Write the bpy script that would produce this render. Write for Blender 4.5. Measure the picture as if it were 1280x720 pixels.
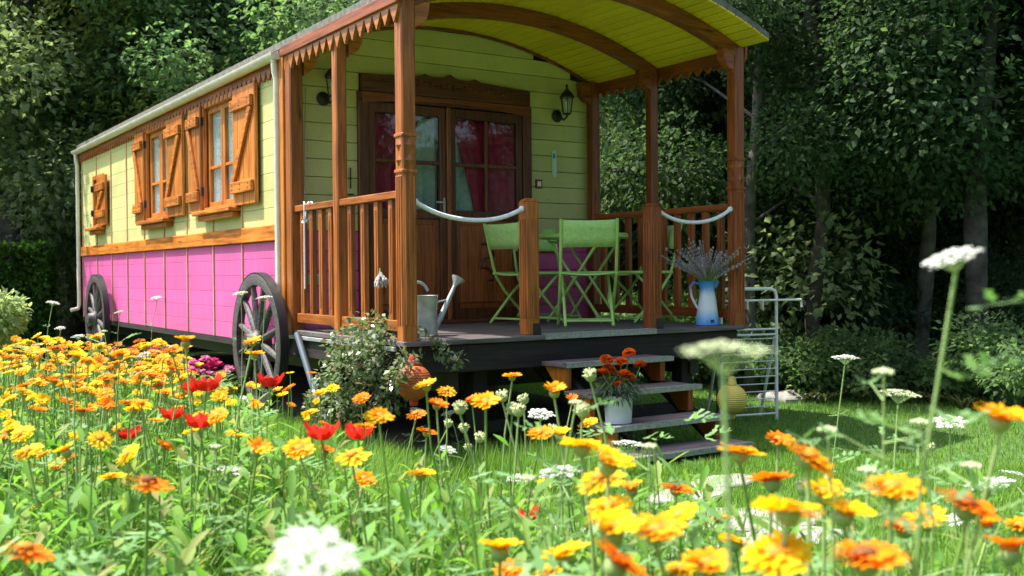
import bpy, math, random
import numpy as np
from mathutils import Vector, Matrix, Quaternion
R = math.radians
scn = bpy.context.scene
for o in list(bpy.data.objects): bpy.data.objects.remove(o)
# ------------------------------------------------------------------ units
S = 1.1            # the survey below is written in units of 1.1 m; everything built is multiplied by S
EYE = 1.06
# ------------------------------------------------------------------ camera
CX, CY, YAW, PITCH, ROLL, FPX = -2.7102, -5.1905, 0.5857, -.0152, -.0084, 1308.68
fw = np.array([math.sin(YAW)*math.cos(PITCH), math.cos(YAW)*math.cos(PITCH), math.sin(PITCH)])
rt0 = np.array([math.cos(YAW), -math.sin(YAW), 0.]); up0 = np.cross(rt0, fw)
rt = rt0*math.cos(ROLL)+up0*math.sin(ROLL); up = -rt0*math.sin(ROLL)+up0*math.cos(ROLL)
CAM = np.array([CX, CY, EYE])
cd = bpy.data.cameras.new('camera'); cam = bpy.data.objects.new('camera', cd); scn.collection.objects.link(cam)
cd.sensor_width = 36; cd.lens = FPX/1280*36; cd.clip_end = 500; cd.clip_start = .05
cam.matrix_world = Matrix(((rt[0], up[0], -fw[0], CX*S), (rt[1], up[1], -fw[1], CY*S), (rt[2], up[2], -fw[2], EYE*S), (0, 0, 0, 1)))
cd.dof.use_dof = True; cd.dof.focus_distance = 5.6*S; cd.dof.aperture_fstop = 5.0
scn.camera = cam
# ------------------------------------------------------------------ sky, sun, exposure
SUN = Vector((-.40, .30, 1.0)).normalized()
w = bpy.data.worlds.new('World'); scn.world = w; w.use_nodes = True
nt = w.node_tree; bg = nt.nodes['Background']; sk = nt.nodes.new('ShaderNodeTexSky')
sk.sky_type = 'NISHITA'; sk.sun_disc = False; sk.sun_elevation = math.asin(SUN.z); sk.sun_rotation = math.atan2(SUN.x, SUN.y)
sk.air_density = 1.0; sk.dust_density = 3.5; sk.ozone_density = 1.0
nt.links.new(sk.outputs[0], bg.inputs[0]); bg.inputs[1].default_value = .15
sl = bpy.data.lights.new('sun', 'SUN'); sl.energy = 3.9; sl.angle = R(.6); sl.color = (1, .95, .85)
so = bpy.data.objects.new('sun', sl); scn.collection.objects.link(so); so.rotation_euler = SUN.to_track_quat('Z', 'Y').to_euler()
so.location = (0, 0, 15)
vs = scn.view_settings; vs.view_transform = 'Standard'; vs.look = 'None'; vs.gamma = 1; vs.use_curve_mapping = False; vs.exposure = 1.32
scn.render.engine = 'CYCLES'
# ------------------------------------------------------------------ helpers
rng = random.Random(7); nr = np.random.default_rng(11)
col = scn.collection
def sm(a, b, x):
    t = np.clip((np.asarray(x, float)-a)/(b-a), 0, 1); return t*t*(3-2*t)
def gz(x, y):
    """height of the ground"""
    x = np.asarray(x, float); y = np.asarray(y, float)
    left = .24*sm(-.05, -1.6, x)*sm(12, 8, y)
    near = .26*sm(-2.3, -3.5, y)*sm(2.2, 0, x)
    right = -.07*sm(2.0, 3.2, x)
    r = np.maximum(np.maximum((y-12.5), (x-8.2)*1.0), 0)
    hill = np.minimum(r*.42, 9+r*.02)
    bump = .012*np.sin(x*2.1+y*.7)+.01*np.sin(y*3.3-x*1.3)
    return np.maximum(left, near)+right+hill+bump
def gnd(x, y): return float(gz(x, y))
def pt(px, py, d):
    v = CAM+(fw+rt*(px-640)/FPX-up*(py-360)/FPX)*d; return v
def ground_px(px, d):
    v = CAM+(fw+rt*(px-640)/FPX)*d; return (v[0], v[1], gnd(v[0], v[1]))
def proj(P):
    d = np.asarray(P, float)-CAM; z = d@fw
    return 640+FPX*(d@rt)/z, 360-FPX*(d@up)/z, z

class MB:
    def __init__(s): s.v = []; s.f = []
    def add(s, vs, fs):
        n = len(s.v); s.v += [tuple(map(float, p)) for p in vs]; s.f += [tuple(i+n for i in f) for f in fs]; return s
    def box(s, x0, x1, y0, y1, z0, z1):
        return s.add([(x0,y0,z0),(x1,y0,z0),(x1,y1,z0),(x0,y1,z0),(x0,y0,z1),(x1,y0,z1),(x1,y1,z1),(x0,y1,z1)],
                     [(0,3,2,1),(4,5,6,7),(0,1,5,4),(1,2,6,5),(2,3,7,6),(3,0,4,7)])
    def bar(s, a, b, wx, wy, ref=(0,0,1)):
        a = Vector(a); b = Vector(b); d = (b-a).normalized(); r = Vector(ref)
        if abs(d.dot(r)) > .95: r = Vector((1,0,0))
        u = d.cross(r).normalized()*wx/2; v = d.cross(u).normalized()*wy/2
        return s.add([a-u-v, a+u-v, a+u+v, a-u+v, b-u-v, b+u-v, b+u+v, b-u+v],
                     [(0,3,2,1),(4,5,6,7),(0,1,5,4),(1,2,6,5),(2,3,7,6),(3,0,4,7)])
    def tube(s, pts, rad, n=8, cap=True):
        pts = [Vector(p) for p in pts]; m = len(pts)
        if not hasattr(rad, '__len__'): rad = [rad]*m
        n0 = len(s.v); ref = None
        for i, p in enumerate(pts):
            d = (pts[min(i+1, m-1)]-pts[max(i-1, 0)]).normalized()
            if ref is None: ref = Vector((0,0,1)) if abs(d.z) < .9 else Vector((1,0,0))
            u = d.cross(ref); u = u.normalized() if u.length > 1e-6 else Vector((1,0,0)); v = d.cross(u).normalized(); ref = u.cross(d)
            for k in range(n):
                a = 2*math.pi*k/n; s.v.append(tuple(p+(u*math.cos(a)+v*math.sin(a))*rad[i]))
        for i in range(m-1):
            for k in range(n):
                a = n0+i*n+k; b = n0+i*n+(k+1)%n; s.f.append((a, b, b+n, a+n))
        if cap:
            s.f.append(tuple(n0+k for k in range(n))[::-1]); s.f.append(tuple(n0+(m-1)*n+k for k in range(n)))
        return s
    def lathe(s, prof, n=24, c=(0,0,0), closed=False):
        n0 = len(s.v); m = len(prof)
        for r, z in prof:
            for k in range(n):
                a = 2*math.pi*k/n; s.v.append((c[0]+r*math.cos(a), c[1]+r*math.sin(a), c[2]+z))
        for i in range(m if closed else m-1):
            j = (i+1)%m
            for k in range(n):
                s.f.append((n0+i*n+k, n0+i*n+(k+1)%n, n0+j*n+(k+1)%n, n0+j*n+k))
        if not closed:
            s.f.append(tuple(n0+k for k in range(n))[::-1]); s.f.append(tuple(n0+(m-1)*n+k for k in range(n)))
        return s
    def prism(s, poly, axis, a, b):
        """extrude a closed 2-D outline (ccw) along axis from a to b; the outline gives the other two coordinates in order"""
        n = len(poly)
        def p3(q, t):
            return {'x': (t, q[0], q[1]), 'y': (q[0], t, q[1]), 'z': (q[0], q[1], t)}[axis]
        vs = [p3(q, a) for q in poly]+[p3(q, b) for q in poly]
        fs = [tuple(range(n))[::-1], tuple(range(n, 2*n))]+[(i, (i+1)%n, (i+1)%n+n, i+n) for i in range(n)]
        return s.add(vs, fs)
    def ball(s, c, r, nu=12, nv=8, sz=1.):
        pr = [(max(1e-4, r*math.sin(math.pi*i/nv)), -r*sz*math.cos(math.pi*i/nv)) for i in range(nv+1)]
        return s.lathe(pr, nu, c)
    def mesh(s, name, mat, smooth=False):
        me = bpy.data.meshes.new(name); me.from_pydata([(x*S, y*S, z*S) for x, y, z in s.v], [], s.f)
        if mat: me.materials.append(mat)
        if smooth: me.polygons.foreach_set('use_smooth', [True]*len(me.polygons))
        me.update(); return me
def link(name, me, parent=None, loc=None, rot=None, scale=None):
    o = bpy.data.objects.new(name, me); col.objects.link(o)
    if parent is not None: o.parent = parent
    if loc is not None: o.location = Vector(loc)*S
    if rot is not None: o.rotation_euler = rot
    if scale is not None: o.scale = scale if hasattr(scale, '__len__') else (scale,)*3
    return o
def build(mb, name, mat, parent=None, bevel=0, smooth=False, loc=None, rot=None, fixn=True):
    me = mb.mesh(name, mat, smooth)
    if fixn:
        import bmesh
        bm = bmesh.new(); bm.from_mesh(me); bmesh.ops.recalc_face_normals(bm, faces=bm.faces); bm.to_mesh(me); bm.free()
    if smooth and hasattr(me, 'set_sharp_from_angle'): me.set_sharp_from_angle(angle=R(40))
    o = link(name, me, parent, loc, rot)
    if bevel:
        m = o.modifiers.new('bevel', 'BEVEL'); m.width = bevel*S; m.segments = 1; m.limit_method = 'ANGLE'
    return o
def tag(o, label=None, cat=None, group=None, kind=None):
    if label: o['label'] = label
    if cat: o['category'] = cat
    if group: o['group'] = group
    if kind: o['kind'] = kind
    return o
def thing(name, loc, rz, label, cat, group=None):
    o = link(name, None, None, loc, (0, 0, rz)); o.empty_display_size = .1; return tag(o, label, cat, group)
def npmesh(name, V, F, mat, smooth=False):
    """V (n,3) in survey units, F (m,k) equal sized faces"""
    me = bpy.data.meshes.new(name); V = np.asarray(V, np.float32)*S; F = np.asarray(F, np.int32); m, k = F.shape
    me.vertices.add(len(V)); me.vertices.foreach_set('co', V.ravel())
    me.loops.add(m*k); me.loops.foreach_set('vertex_index', F.ravel())
    me.polygons.add(m); me.polygons.foreach_set('loop_start', np.arange(0, m*k, k, dtype=np.int32))
    me.polygons.foreach_set('loop_total', np.full(m, k, np.int32))
    if smooth: me.polygons.foreach_set('use_smooth', np.ones(m, bool))
    me.materials.append(mat); me.update(calc_edges=True); me.validate(); return me
# ------------------------------------------------------------------ materials
def nodes(name):
    m = bpy.data.materials.new(name); m.use_nodes = True; t = m.node_tree; return m, t, t.nodes['Principled BSDF'], t.nodes['Material Output']
def N(t, typ, **kw):
    n = t.nodes.new(typ)
    for k, v in kw.items(): setattr(n, k, v)
    return n
def ramp(t, fac, stops):
    r = N(t, 'ShaderNodeValToRGB'); cr = r.color_ramp
    while len(cr.elements) < len(stops): cr.elements.new(.5)
    for e, (p, c) in zip(cr.elements, stops): e.position = p; e.color = (*c, 1)
    t.links.new(fac, r.inputs[0]); return r.outputs[0]
def noise(t, scale, detail=4, coord='Object', mapping=None, rough=.55):
    tc = N(t, 'ShaderNodeTexCoord'); out = tc.outputs[coord]
    if mapping:
        mp = N(t, 'ShaderNodeMapping'); mp.inputs['Scale'].default_value = mapping; t.links.new(out, mp.inputs[0]); out = mp.outputs[0]
    n = N(t, 'ShaderNodeTexNoise'); n.inputs['Scale'].default_value = scale; n.inputs['Detail'].default_value = detail; n.inputs['Roughness'].default_value = rough
    t.links.new(out, n.inputs['Vector']); return n.outputs['Fac']
def bump(t, b, h, strength, dist=.01):
    n = N(t, 'ShaderNodeBump'); n.inputs['Strength'].default_value = strength; n.inputs['Distance'].default_value = dist
    t.links.new(h, n.inputs['Height']); t.links.new(n.outputs[0], b.inputs['Normal'])
def objvar(t, colr, lo=.85, hi=1.12):
    oi = N(t, 'ShaderNodeObjectInfo'); mr = N(t, 'ShaderNodeMapRange'); mr.inputs['To Min'].default_value = lo; mr.inputs['To Max'].default_value = hi
    t.links.new(oi.outputs['Random'], mr.inputs[0]); mx = N(t, 'ShaderNodeVectorMath', operation='SCALE')
    t.links.new(colr, mx.inputs[0]); t.links.new(mr.outputs[0], mx.inputs['Scale']); return mx.outputs[0]
def plain(name, c, rough=.6, metal=0, var=.12, scale=9, bmp=.0, spec=.5):
    m, t, b, o = nodes(name); f = noise(t, scale, 5)
    c = np.array(c); t.links.new(objvar(t, ramp(t, f, [(.3, tuple(c*(1-var))), (.7, tuple(np.minimum(c*(1+var), 1)))]), .94, 1.05), b.inputs['Base Color'])
    b.inputs['Roughness'].default_value = rough; b.inputs['Metallic'].default_value = metal; b.inputs['Specular IOR Level'].default_value = spec
    if bmp: bump(t, b, noise(t, scale*6, 4), bmp, .004)
    return m
def wood(name, c0, c1, axis, rough=.38, s=1.):
    m, t, b, o = nodes(name)
    sc = {'x': (1.2, 22, 22), 'y': (22, 1.2, 22), 'z': (22, 22, 1.2)}[axis]
    g = noise(t, 2.2*s, 6, mapping=sc, rough=.62); big = noise(t, 2.5, 3)
    mx = N(t, 'ShaderNodeMath', operation='MULTIPLY_ADD'); mx.inputs[1].default_value = .75; t.links.new(g, mx.inputs[0])
    m2 = N(t, 'ShaderNodeMath', operation='MULTIPLY'); m2.inputs[1].default_value = .25; t.links.new(big, m2.inputs[0]); t.links.new(m2.outputs[0], mx.inputs[2])
    c0 = np.array(c0); c1 = np.array(c1)
    colr = ramp(t, mx.outputs[0], [(.32, tuple(c0*.55)), (.44, tuple(c0)), (.56, tuple(c1)), (.72, tuple(c1*1.12))])
    tc = N(t, 'ShaderNodeTexCoord'); mp = N(t, 'ShaderNodeMapping'); mp.inputs['Scale'].default_value = {'x': (2.2, 11, 11), 'y': (11, 2.2, 11), 'z': (11, 11, 2.2)}[axis]; t.links.new(tc.outputs['Object'], mp.inputs[0])
    vo = N(t, 'ShaderNodeTexVoronoi'); vo.inputs['Scale'].default_value = 1.0; t.links.new(mp.outputs[0], vo.inputs['Vector'])
    kn = ramp(t, vo.outputs['Distance'], [(.05, (.30, .24, .22)), (.16, (1, 1, 1))]); km = N(t, 'ShaderNodeVectorMath', operation='MULTIPLY'); t.links.new(colr, km.inputs[0]); t.links.new(kn, km.inputs[1]); colr = km.outputs[0]
    t.links.new(objvar(t, colr, .74, 1.16), b.inputs['Base Color']); b.inputs['Roughness'].default_value = rough
    bump(t, b, g, .25, .003); return m
def paint(name, c, rough=.45):
    m, t, b, o = nodes(name); c = np.array(c)
    f = noise(t, 2.3, 6, mapping=(1, .5, 1)); g = noise(t, 3, 6, mapping=(30, 2, 30))
    colr = ramp(t, f, [(.25, tuple(c*.80)), (.5, tuple(c)), (.8, tuple(np.minimum(c*1.06, .9)))])
    # faded streaks and mud splashes
    st = noise(t, 4, 5, mapping=(6, 6, .5)); sp = noise(t, 38, 5)
    tc = N(t, 'ShaderNodeTexCoord'); sz = N(t, 'ShaderNodeSeparateXYZ'); t.links.new(tc.outputs['Object'], sz.inputs[0])
    lowm = N(t, 'ShaderNodeMapRange'); lowm.inputs['From Min'].default_value = .55*S; lowm.inputs['From Max'].default_value = .95*S; lowm.inputs['To Min'].default_value = .16; lowm.inputs['To Max'].default_value = 0; t.links.new(sz.outputs[2], lowm.inputs[0])
    ad = N(t, 'ShaderNodeMath', operation='ADD'); t.links.new(sp, ad.inputs[0]); t.links.new(lowm.outputs[0], ad.inputs[1])
    mk = ramp(t, ad.outputs[0], [(.60, (0, 0, 0)), (.78, (.55, .55, .55))])
    mx = N(t, 'ShaderNodeMix', data_type='RGBA'); t.links.new(mk, mx.inputs[0]); t.links.new(colr, mx.inputs[6]); mx.inputs[7].default_value = (.16, .11, .07, 1)
    fk = ramp(t, st, [(.45, (0, 0, 0)), (.8, (.3, .3, .3))]); m2 = N(t, 'ShaderNodeMix', data_type='RGBA'); t.links.new(fk, m2.inputs[0]); t.links.new(mx.outputs[2], m2.inputs[6]); m2.inputs[7].default_value = (*tuple(c*.55+.18), 1)
    t.links.new(objvar(t, m2.outputs[2], .93, 1.05), b.inputs['Base Color']); b.inputs['Roughness'].default_value = rough
    bump(t, b, g, .16, .003); return m
def leafmat(name, cols, trans=.35, rough=.6, spec=.2, tcol=None, objr=(.75, 1.25)):
    """foliage: colour differs leaf by leaf, light passes through"""
    m, t, b, o = nodes(name); ge = N(t, 'ShaderNodeNewGeometry')
    n = len(cols); colr = ramp(t, ge.outputs['Random Per Island'], [(i/(max(n-1, 1)), c) for i, c in enumerate(cols)])
    colr = objvar(t, colr, *objr)
    t.links.new(colr, b.inputs['Base Color']); b.inputs['Roughness'].default_value = rough; b.inputs['Specular IOR Level'].default_value = spec
    tr = N(t, 'ShaderNodeBsdfTranslucent'); gm = N(t, 'ShaderNodeVectorMath', operation='MULTIPLY'); gm.inputs[1].default_value = tcol or (1.55, 1.7, 1.1)
    t.links.new(colr, gm.inputs[0]); t.links.new(gm.outputs[0], tr.inputs[0])
    mx = N(t, 'ShaderNodeMixShader'); mx.inputs[0].default_value = trans
    t.links.new(b.outputs[0], mx.inputs[1]); t.links.new(tr.outputs[0], mx.inputs[2]); t.links.new(mx.outputs[0], o.inputs[0]); return m
def petalmat(name, inner, outer, r0, r1, trans=.4):
    """petal colour runs from the heart of the flower to the tips"""
    m, t, b, o = nodes(name); tc = N(t, 'ShaderNodeTexCoord'); ln = N(t, 'ShaderNodeVectorMath', operation='LENGTH'); t.links.new(tc.outputs['Object'], ln.inputs[0])
    mr = N(t, 'ShaderNodeMapRange'); mr.inputs['From Min'].default_value = r0*S; mr.inputs['From Max'].default_value = r1*S; t.links.new(ln.outputs['Value'], mr.inputs[0])
    ge = N(t, 'ShaderNodeNewGeometry'); ad = N(t, 'ShaderNodeMath', operation='MULTIPLY_ADD'); ad.inputs[1].default_value = .35; t.links.new(ge.outputs['Random Per Island'], ad.inputs[0]); t.links.new(mr.outputs[0], ad.inputs[2])
    colr = objvar(t, ramp(t, ad.outputs[0], [(.1, inner), (.95, outer)]), .85, 1.1)
    t.links.new(colr, b.inputs['Base Color']); b.inputs['Roughness'].default_value = .55; b.inputs['Specular IOR Level'].default_value = .2
    tr = N(t, 'ShaderNodeBsdfTranslucent'); t.links.new(colr, tr.inputs[0]); mx = N(t, 'ShaderNodeMixShader'); mx.inputs[0].default_value = trans
    t.links.new(b.outputs[0], mx.inputs[1]); t.links.new(tr.outputs[0], mx.inputs[2]); t.links.new(mx.outputs[0], o.inputs[0]); return m
def glassmat(name, tint=(.9, .95, .95)):
    m, t, b, o = nodes(name); t.nodes.remove(b)
    tr = N(t, 'ShaderNodeBsdfTransparent'); tr.inputs[0].default_value = (*tint, 1); gl = N(t, 'ShaderNodeBsdfGlossy'); gl.inputs['Roughness'].default_value = .02
    fr = N(t, 'ShaderNodeFresnel'); mx = N(t, 'ShaderNodeMixShader'); ge = N(t, 'ShaderNodeNewGeometry'); mr = N(t, 'ShaderNodeMapRange'); mr.inputs['To Min'].default_value = 1.45; mr.inputs['To Max'].default_value = 1/1.45
    t.links.new(ge.outputs['Backfacing'], mr.inputs[0]); t.links.new(mr.outputs[0], fr.inputs[0])
    t.links.new(fr.outputs[0], mx.inputs[0]); t.links.new(tr.outputs[0], mx.inputs[1]); t.links.new(gl.outputs[0], mx.inputs[2]); t.links.new(mx.outputs[0], o.inputs[0]); return m
HON0, HON1 = (.37, .11, .014), (.58, .195, .026)      # honey varnish on the sunny side
BRN0, BRN1 = (.25, .070, .012), (.40, .125, .022)
RED0, RED1 = (.20, .048, .010), (.33, .085, .016)     # redder stain on the porch
DRK0, DRK1 = (.085, .022, .007), (.16, .045, .012)
M = {}
for a in 'xyz':
    M['honey'+a] = wood('honey_wood_'+a, HON0, HON1, a); M['brown'+a] = wood('brown_wood_'+a, BRN0, BRN1, a); M['red'+a] = wood('red_wood_'+a, RED0, RED1, a); M['dark'+a] = wood('dark_wood_'+a, DRK0, DRK1, a)
    M['black'+a] = wood('black_wood_'+a, (.010, .0075, .006), (.020, .015, .012), a, .8)
M['lime'] = paint('lime_paint', (.55, .54, .22)); M['pink'] = paint('pink_paint', (.66, .115, .35))
M['yellow'] = paint('yellow_paint', (.80, .62, .015), .5); M['batten'] = wood('pale_batten', (.55, .30, .16), (.70, .42, .26), 'z')
M['cream'] = plain('cream_plastic', (.66, .62, .52), .4); M['white'] = plain('white_paint', (.8, .8, .78), .35)
M['rope'] = plain('white_rope', (.78, .8, .85), .8, bmp=.3, scale=30); M['galv'] = plain('galvanised', (.42, .45, .45), .45, .6, .25, 14)
M['chair'] = plain('green_paint', (.41, .67, .17), .35); M['mesh'] = plain('green_mesh', (.43, .69, .21), .6, bmp=.2, scale=40)
M['iron'] = plain('black_iron', (.012, .012, .014), .5); M['steel'] = plain('blue_grey_steel', (.05, .075, .10), .6)
M['glass'] = glassmat('glass'); M['red_curtain'] = plain('red_curtain', (.38, .004, .065), .9); M['lace'] = plain('white_lace', (.82, .83, .88), .9, var=.3, scale=40)
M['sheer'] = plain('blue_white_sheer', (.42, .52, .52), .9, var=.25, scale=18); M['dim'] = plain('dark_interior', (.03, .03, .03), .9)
M['deck'] = wood('deck_boards', (.10, .085, .085), (.17, .15, .15), 'x', .6); M['tread'] = wood('tread_boards', (.125, .098, .095), (.195, .16, .155), 'x', .65)
M['nosing'] = plain('metal_nosing', (.36, .37, .38), .5, .5, .3, 60); M['roof'] = plain('grey_roofing', (.14, .135, .12), .85, var=.4, scale=20, bmp=.5)
M['wheel'] = wood('weathered_wheel', (.035, .032, .031), (.085, .08, .077), 'z', .55); M['rubber'] = plain('tyre_rubber', (.02, .02, .02), .8)
M['ytub'] = plain('yellow_tub', (.62, .58, .16), .6); M['pot'] = plain('white_pot', (.62, .66, .74), .4)
M['paper_o'] = plain('orange_paper', (.42, .095, .022), .7); M['paper_r'] = plain('red_cap', (.5, .04, .02), .6); M['paper_y'] = plain('yellow_paper', (.58, .47, .10), .7)
M['soil'] = plain('soil', (.03, .02, .014), .95, var=.4, scale=30, bmp=.6)
M['bark'] = plain('bark', (.075, .066, .055), .95, var=.65, scale=9, bmp=1.); M['bark_pale'] = plain('pale_bark', (.12, .11, .095), .95, var=.6, scale=8, bmp=1.)
M['stem'] = plain('green_stem', (.15, .28, .05), .6); M['stem_pale'] = plain('pale_stem', (.26, .38, .13), .6); M['calyx'] = plain('calyx', (.22, .32, .10), .7)
M['stone'] = plain('pale_stone', (.30, .285, .26), .85, var=.2, scale=12, bmp=.5)
M['cal_leaf'] = leafmat('calendula_leaf', [(.05, .13, .03), (.09, .21, .03), (.14, .29, .04), (.18, .34, .055), (.11, .23, .07), (.22, .33, .07), (.27, .25, .11)], .42)
M['silver_leaf'] = leafmat('feathery_leaf', [(.12, .24, .08), (.19, .31, .14), (.09, .20, .06)], .35)
M['tree_mid'] = leafmat('tree_leaf_mid', [(.10, .175, .08), (.13, .22, .095), (.16, .26, .115), (.23, .31, .14)], .6)
M['tree_olive'] = leafmat('tree_leaf_olive', [(.13, .17, .05), (.18, .21, .065), (.24, .25, .09), (.12, .18, .06)], .55)
M['tree_dark'] = leafmat('tree_leaf_dark', [(.04, .085, .038), (.07, .125, .055), (.11, .175, .075)], .5)
M['tree_light'] = leafmat('tree_leaf_light', [(.16, .22, .11), (.22, .28, .14), (.28, .33, .17)], .55)
M['hedge'] = leafmat('hedge_leaf', [(.02, .055, .012), (.04, .10, .015), (.07, .16, .02)], .3)
M['shrub'] = leafmat('shrub_leaf', [(.11, .18, .07), (.17, .25, .11), (.24, .32, .18), (.24, .15, .08)], .3, .3, .7)
M['grass'] = leafmat('grass_blade', [(.09, .20, .03), (.13, .27, .04), (.17, .32, .06), (.22, .31, .09)], .4, tcol=(1.4, 1.5, .5))
M['iris'] = leafmat('border_leaf', [(.10, .15, .05), (.20, .22, .09), (.28, .24, .12)], .3)
M['pet_y'] = petalmat('petal_yellow', (.90, .40, .004), (.95, .68, .008), .006, .034); M['pet_yo'] = petalmat('petal_yellow_orange', (.85, .21, .002), (.95, .50, .005), .006, .034)
M['pet_o'] = petalmat('petal_orange', (.80, .12, .003), (.95, .31, .003), .006, .034); M['pet_red'] = petalmat('petal_red', (.45, .01, .008), (.80, .035, .02), .0, .04)
M['disc'] = plain('flower_disc', (.55, .20, .01), .8, scale=200); M['disc_d'] = plain('flower_disc_brown', (.16, .06, .01), .8, scale=200)
M['umbel'] = plain('umbel_white', (.60, .62, .57), .8, var=.18, scale=60); M['umbel_g'] = plain('umbel_green', (.45, .52, .30), .7)
M['mari'] = petalmat('marigold_petal', (.45, .04, .002), (.85, .16, .003), .0, .03); M['lav'] = plain('lavender_grey', (.30, .245, .29), .9, var=.3)
M['ger'] = petalmat('magenta_petal', (.45, .0, .08), (.62, .02, .20), 0, .1); M['ger_r'] = petalmat('crimson_petal', (.5, .0, .02), (.6, .01, .06), 0, .1); M['petu'] = petalmat('pink_petal', (.6, .05, .28), (.75, .35, .5), 0, .1)
# ------------------------------------------------------------------ ground
def terrain():
    def ax(lo, hi, c0, c1, st):
        a = list(np.arange(c0, c1, st)); x = c0; d = st
        while x > lo: d *= 1.22; x -= d; a.insert(0, x)
        x = a[-1]; d = st
        while x < hi: d *= 1.22; x += d; a.append(x)
        return np.array(a)
    xs = ax(-90, 90, -4, 9, .16); ys = ax(-60, 110, -5.5, 14, .16); X, Y = np.meshgrid(xs, ys); Z = gz(X, Y)
    V = np.stack([X, Y, Z], -1).reshape(-1, 3); nx = len(xs); ny = len(ys); i = np.arange(nx*ny).reshape(ny, nx)
    F = np.stack([i[:-1, :-1], i[:-1, 1:], i[1:, 1:], i[1:, :-1]], -1).reshape(-1, 4)
    m, t, b, o = nodes('garden_ground')
    f = noise(t, 1.3, 6, 'Object'); f2 = noise(t, 14, 6, 'Object')
    a = ramp(t, f2, [(.3, (.035, .085, .014)), (.55, (.065, .14, .022)), (.75, (.10, .18, .04))])
    s = ramp(t, f2, [(.3, (.018, .013, .009)), (.7, (.05, .037, .022))])
    # soil under the wagon, in the bed and under the wood
    sep = N(t, 'ShaderNodeSeparateXYZ'); tc = N(t, 'ShaderNodeTexCoord'); t.links.new(tc.outputs['Object'], sep.inputs[0])
    mr = N(t, 'ShaderNodeMapRange'); mr.inputs['From Min'].default_value = 8.6*S; mr.inputs['From Max'].default_value = 10*S; t.links.new(sep.outputs[0], mr.inputs[0])
    mr2 = N(t, 'ShaderNodeMapRange'); mr2.inputs['From Min'].default_value = 12*S; mr2.inputs['From Max'].default_value = 14*S; t.links.new(sep.outputs[1], mr2.inputs[0])
    mxm = N(t, 'ShaderNodeMath', operation='MAXIMUM'); t.links.new(mr.outputs[0], mxm.inputs[0]); t.links.new(mr2.outputs[0], mxm.inputs[1])
    ed = N(t, 'ShaderNodeMath', operation='ADD', use_clamp=True); t.links.new(mxm.outputs[0], ed.inputs[0])
    r2 = ramp(t, f, [(.55, (0, 0, 0)), (.75, (.5, .5, .5))]); t.links.new(r2, ed.inputs[1])
    mix = N(t, 'ShaderNodeMix', data_type='RGBA'); t.links.new(ed.outputs[0], mix.inputs[0]); t.links.new(a, mix.inputs[6]); t.links.new(s, mix.inputs[7])
    t.links.new(mix.outputs[2], b.inputs['Base Color']); b.inputs['Roughness'].default_value = .95; bump(t, b, f2, .6, .02)
    o = link('ground', npmesh('ground', V, F, m, True)); tag(o, kind='structure')
terrain()
def under_soil():
    n = 34; m = 16; V = []; F = []
    for i in range(n):
        for j in range(m):
            x = .12+2.5*j/(m-1); y = -.10+8.6*i/(n-1); e = min(j, m-1-j, i, n-1-i)
            V.append((x+.06*math.sin(i*2.1)*(e == 0), y+.05*math.sin(j*1.7)*(e == 0), gnd(x, y)+(.006 if e else .002)))
    for i in range(n-1):
        for j in range(m-1): F.append((i*m+j, i*m+j+1, (i+1)*m+j+1, (i+1)*m+j))
    tag(link('bare_earth', npmesh('bare_earth', V, F, M['soil'], True)), kind='structure')
under_soil()
# ------------------------------------------------------------------ the wagon
wag = thing('gypsy_wagon', (0, 0, 0), 0, 'lime green and magenta wooden wagon with arched porch and spoked wheels', 'wagon')
W, D, LEN = 2.6, 1.66, 8.40
DECK = EYE-.381; ZB0, ZB1 = 1.296, 1.409; ZP = .56
def arch(d): return 2.89-.167*d*d
def rails(a, b, cuts):
    """intervals of [a,b] left over after the cuts"""
    out = [(a, b)]
    for c0, c1 in cuts:
        nx = []
        for p, q in out:
            if c1 <= p or c0 >= q: nx.append((p, q)); continue
            if c0 > p: nx.append((p, c0))
            if c1 < q: nx.append((c1, q))
        out = nx
    return out
WINS = [(2.70, 3.46, 1.61, 2.43), (4.52, 5.28, 1.61, 2.43), (7.22, 7.62, 1.64, 2.16)]
side = build(MB().box(-.016, .05, D-.0, D+.06, ZP, 2.53), 'side_wall', M['lime'], wag)
def side_boards(z0, z1, n, mat):
    h = (z1-z0)/n
    for i in range(n):
        a = z0+i*h; b = a+h-.0022
        cuts = [(w0, w1) for (w0, w1, b0, b1) in WINS if a < b1-.02 and b > b0+.02]
        for p, q in rails(D+.062, LEN, cuts):
            build(MB().box(0, .045, p, q, a, b), 'siding_board', mat, side, .0018)
side_boards(ZP, ZB0-.002, 6, M['pink']); side_boards(ZB1+.002, 2.53, 9, M['lime'])
build(MB().box(-.03, .04, D+.0, LEN+.01, ZB0, ZB1), 'band_rail', M['honeyy'], wag, .006)
for y in (1.90, 2.60, 3.30, 4.03, 4.75, 5.46, 6.15, 6.84, 7.56, 8.34):
    build(MB().box(-.013, .002, y-.0075, y+.0075, ZP, ZB0), 'batten', M['batten'], wag, .003)
    for p, q in rails(ZB1, 2.49, [(b0-.08, b1+.06) for (w0, w1, b0, b1) in WINS if w0-.06 < y < w1+.06]):
        build(MB().box(-.013, .002, y-.0075, y+.0075, p, q), 'batten', M['batten'], wag, .003)
# other walls, floor
build(MB().box(W-.05, W, D, LEN, ZP, 2.53), 'side_wall', M['lime'], wag)
def gable(name, y0, y1, mat):
    n = 16; poly = [(.0, ZP), (W, ZP)]+[(W-W*i/n, arch(W/2-W*i/n)-.004) for i in range(n+1)]
    return build(MB().prism(poly, 'y', y0, y1), name, mat, wag)
gable('rear_wall', LEN-.05, LEN, M['lime'])
build(MB().box(.0, W, D, LEN, ZP-.05, ZP-.002), 'floor', M['blacky'], wag)
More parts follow.
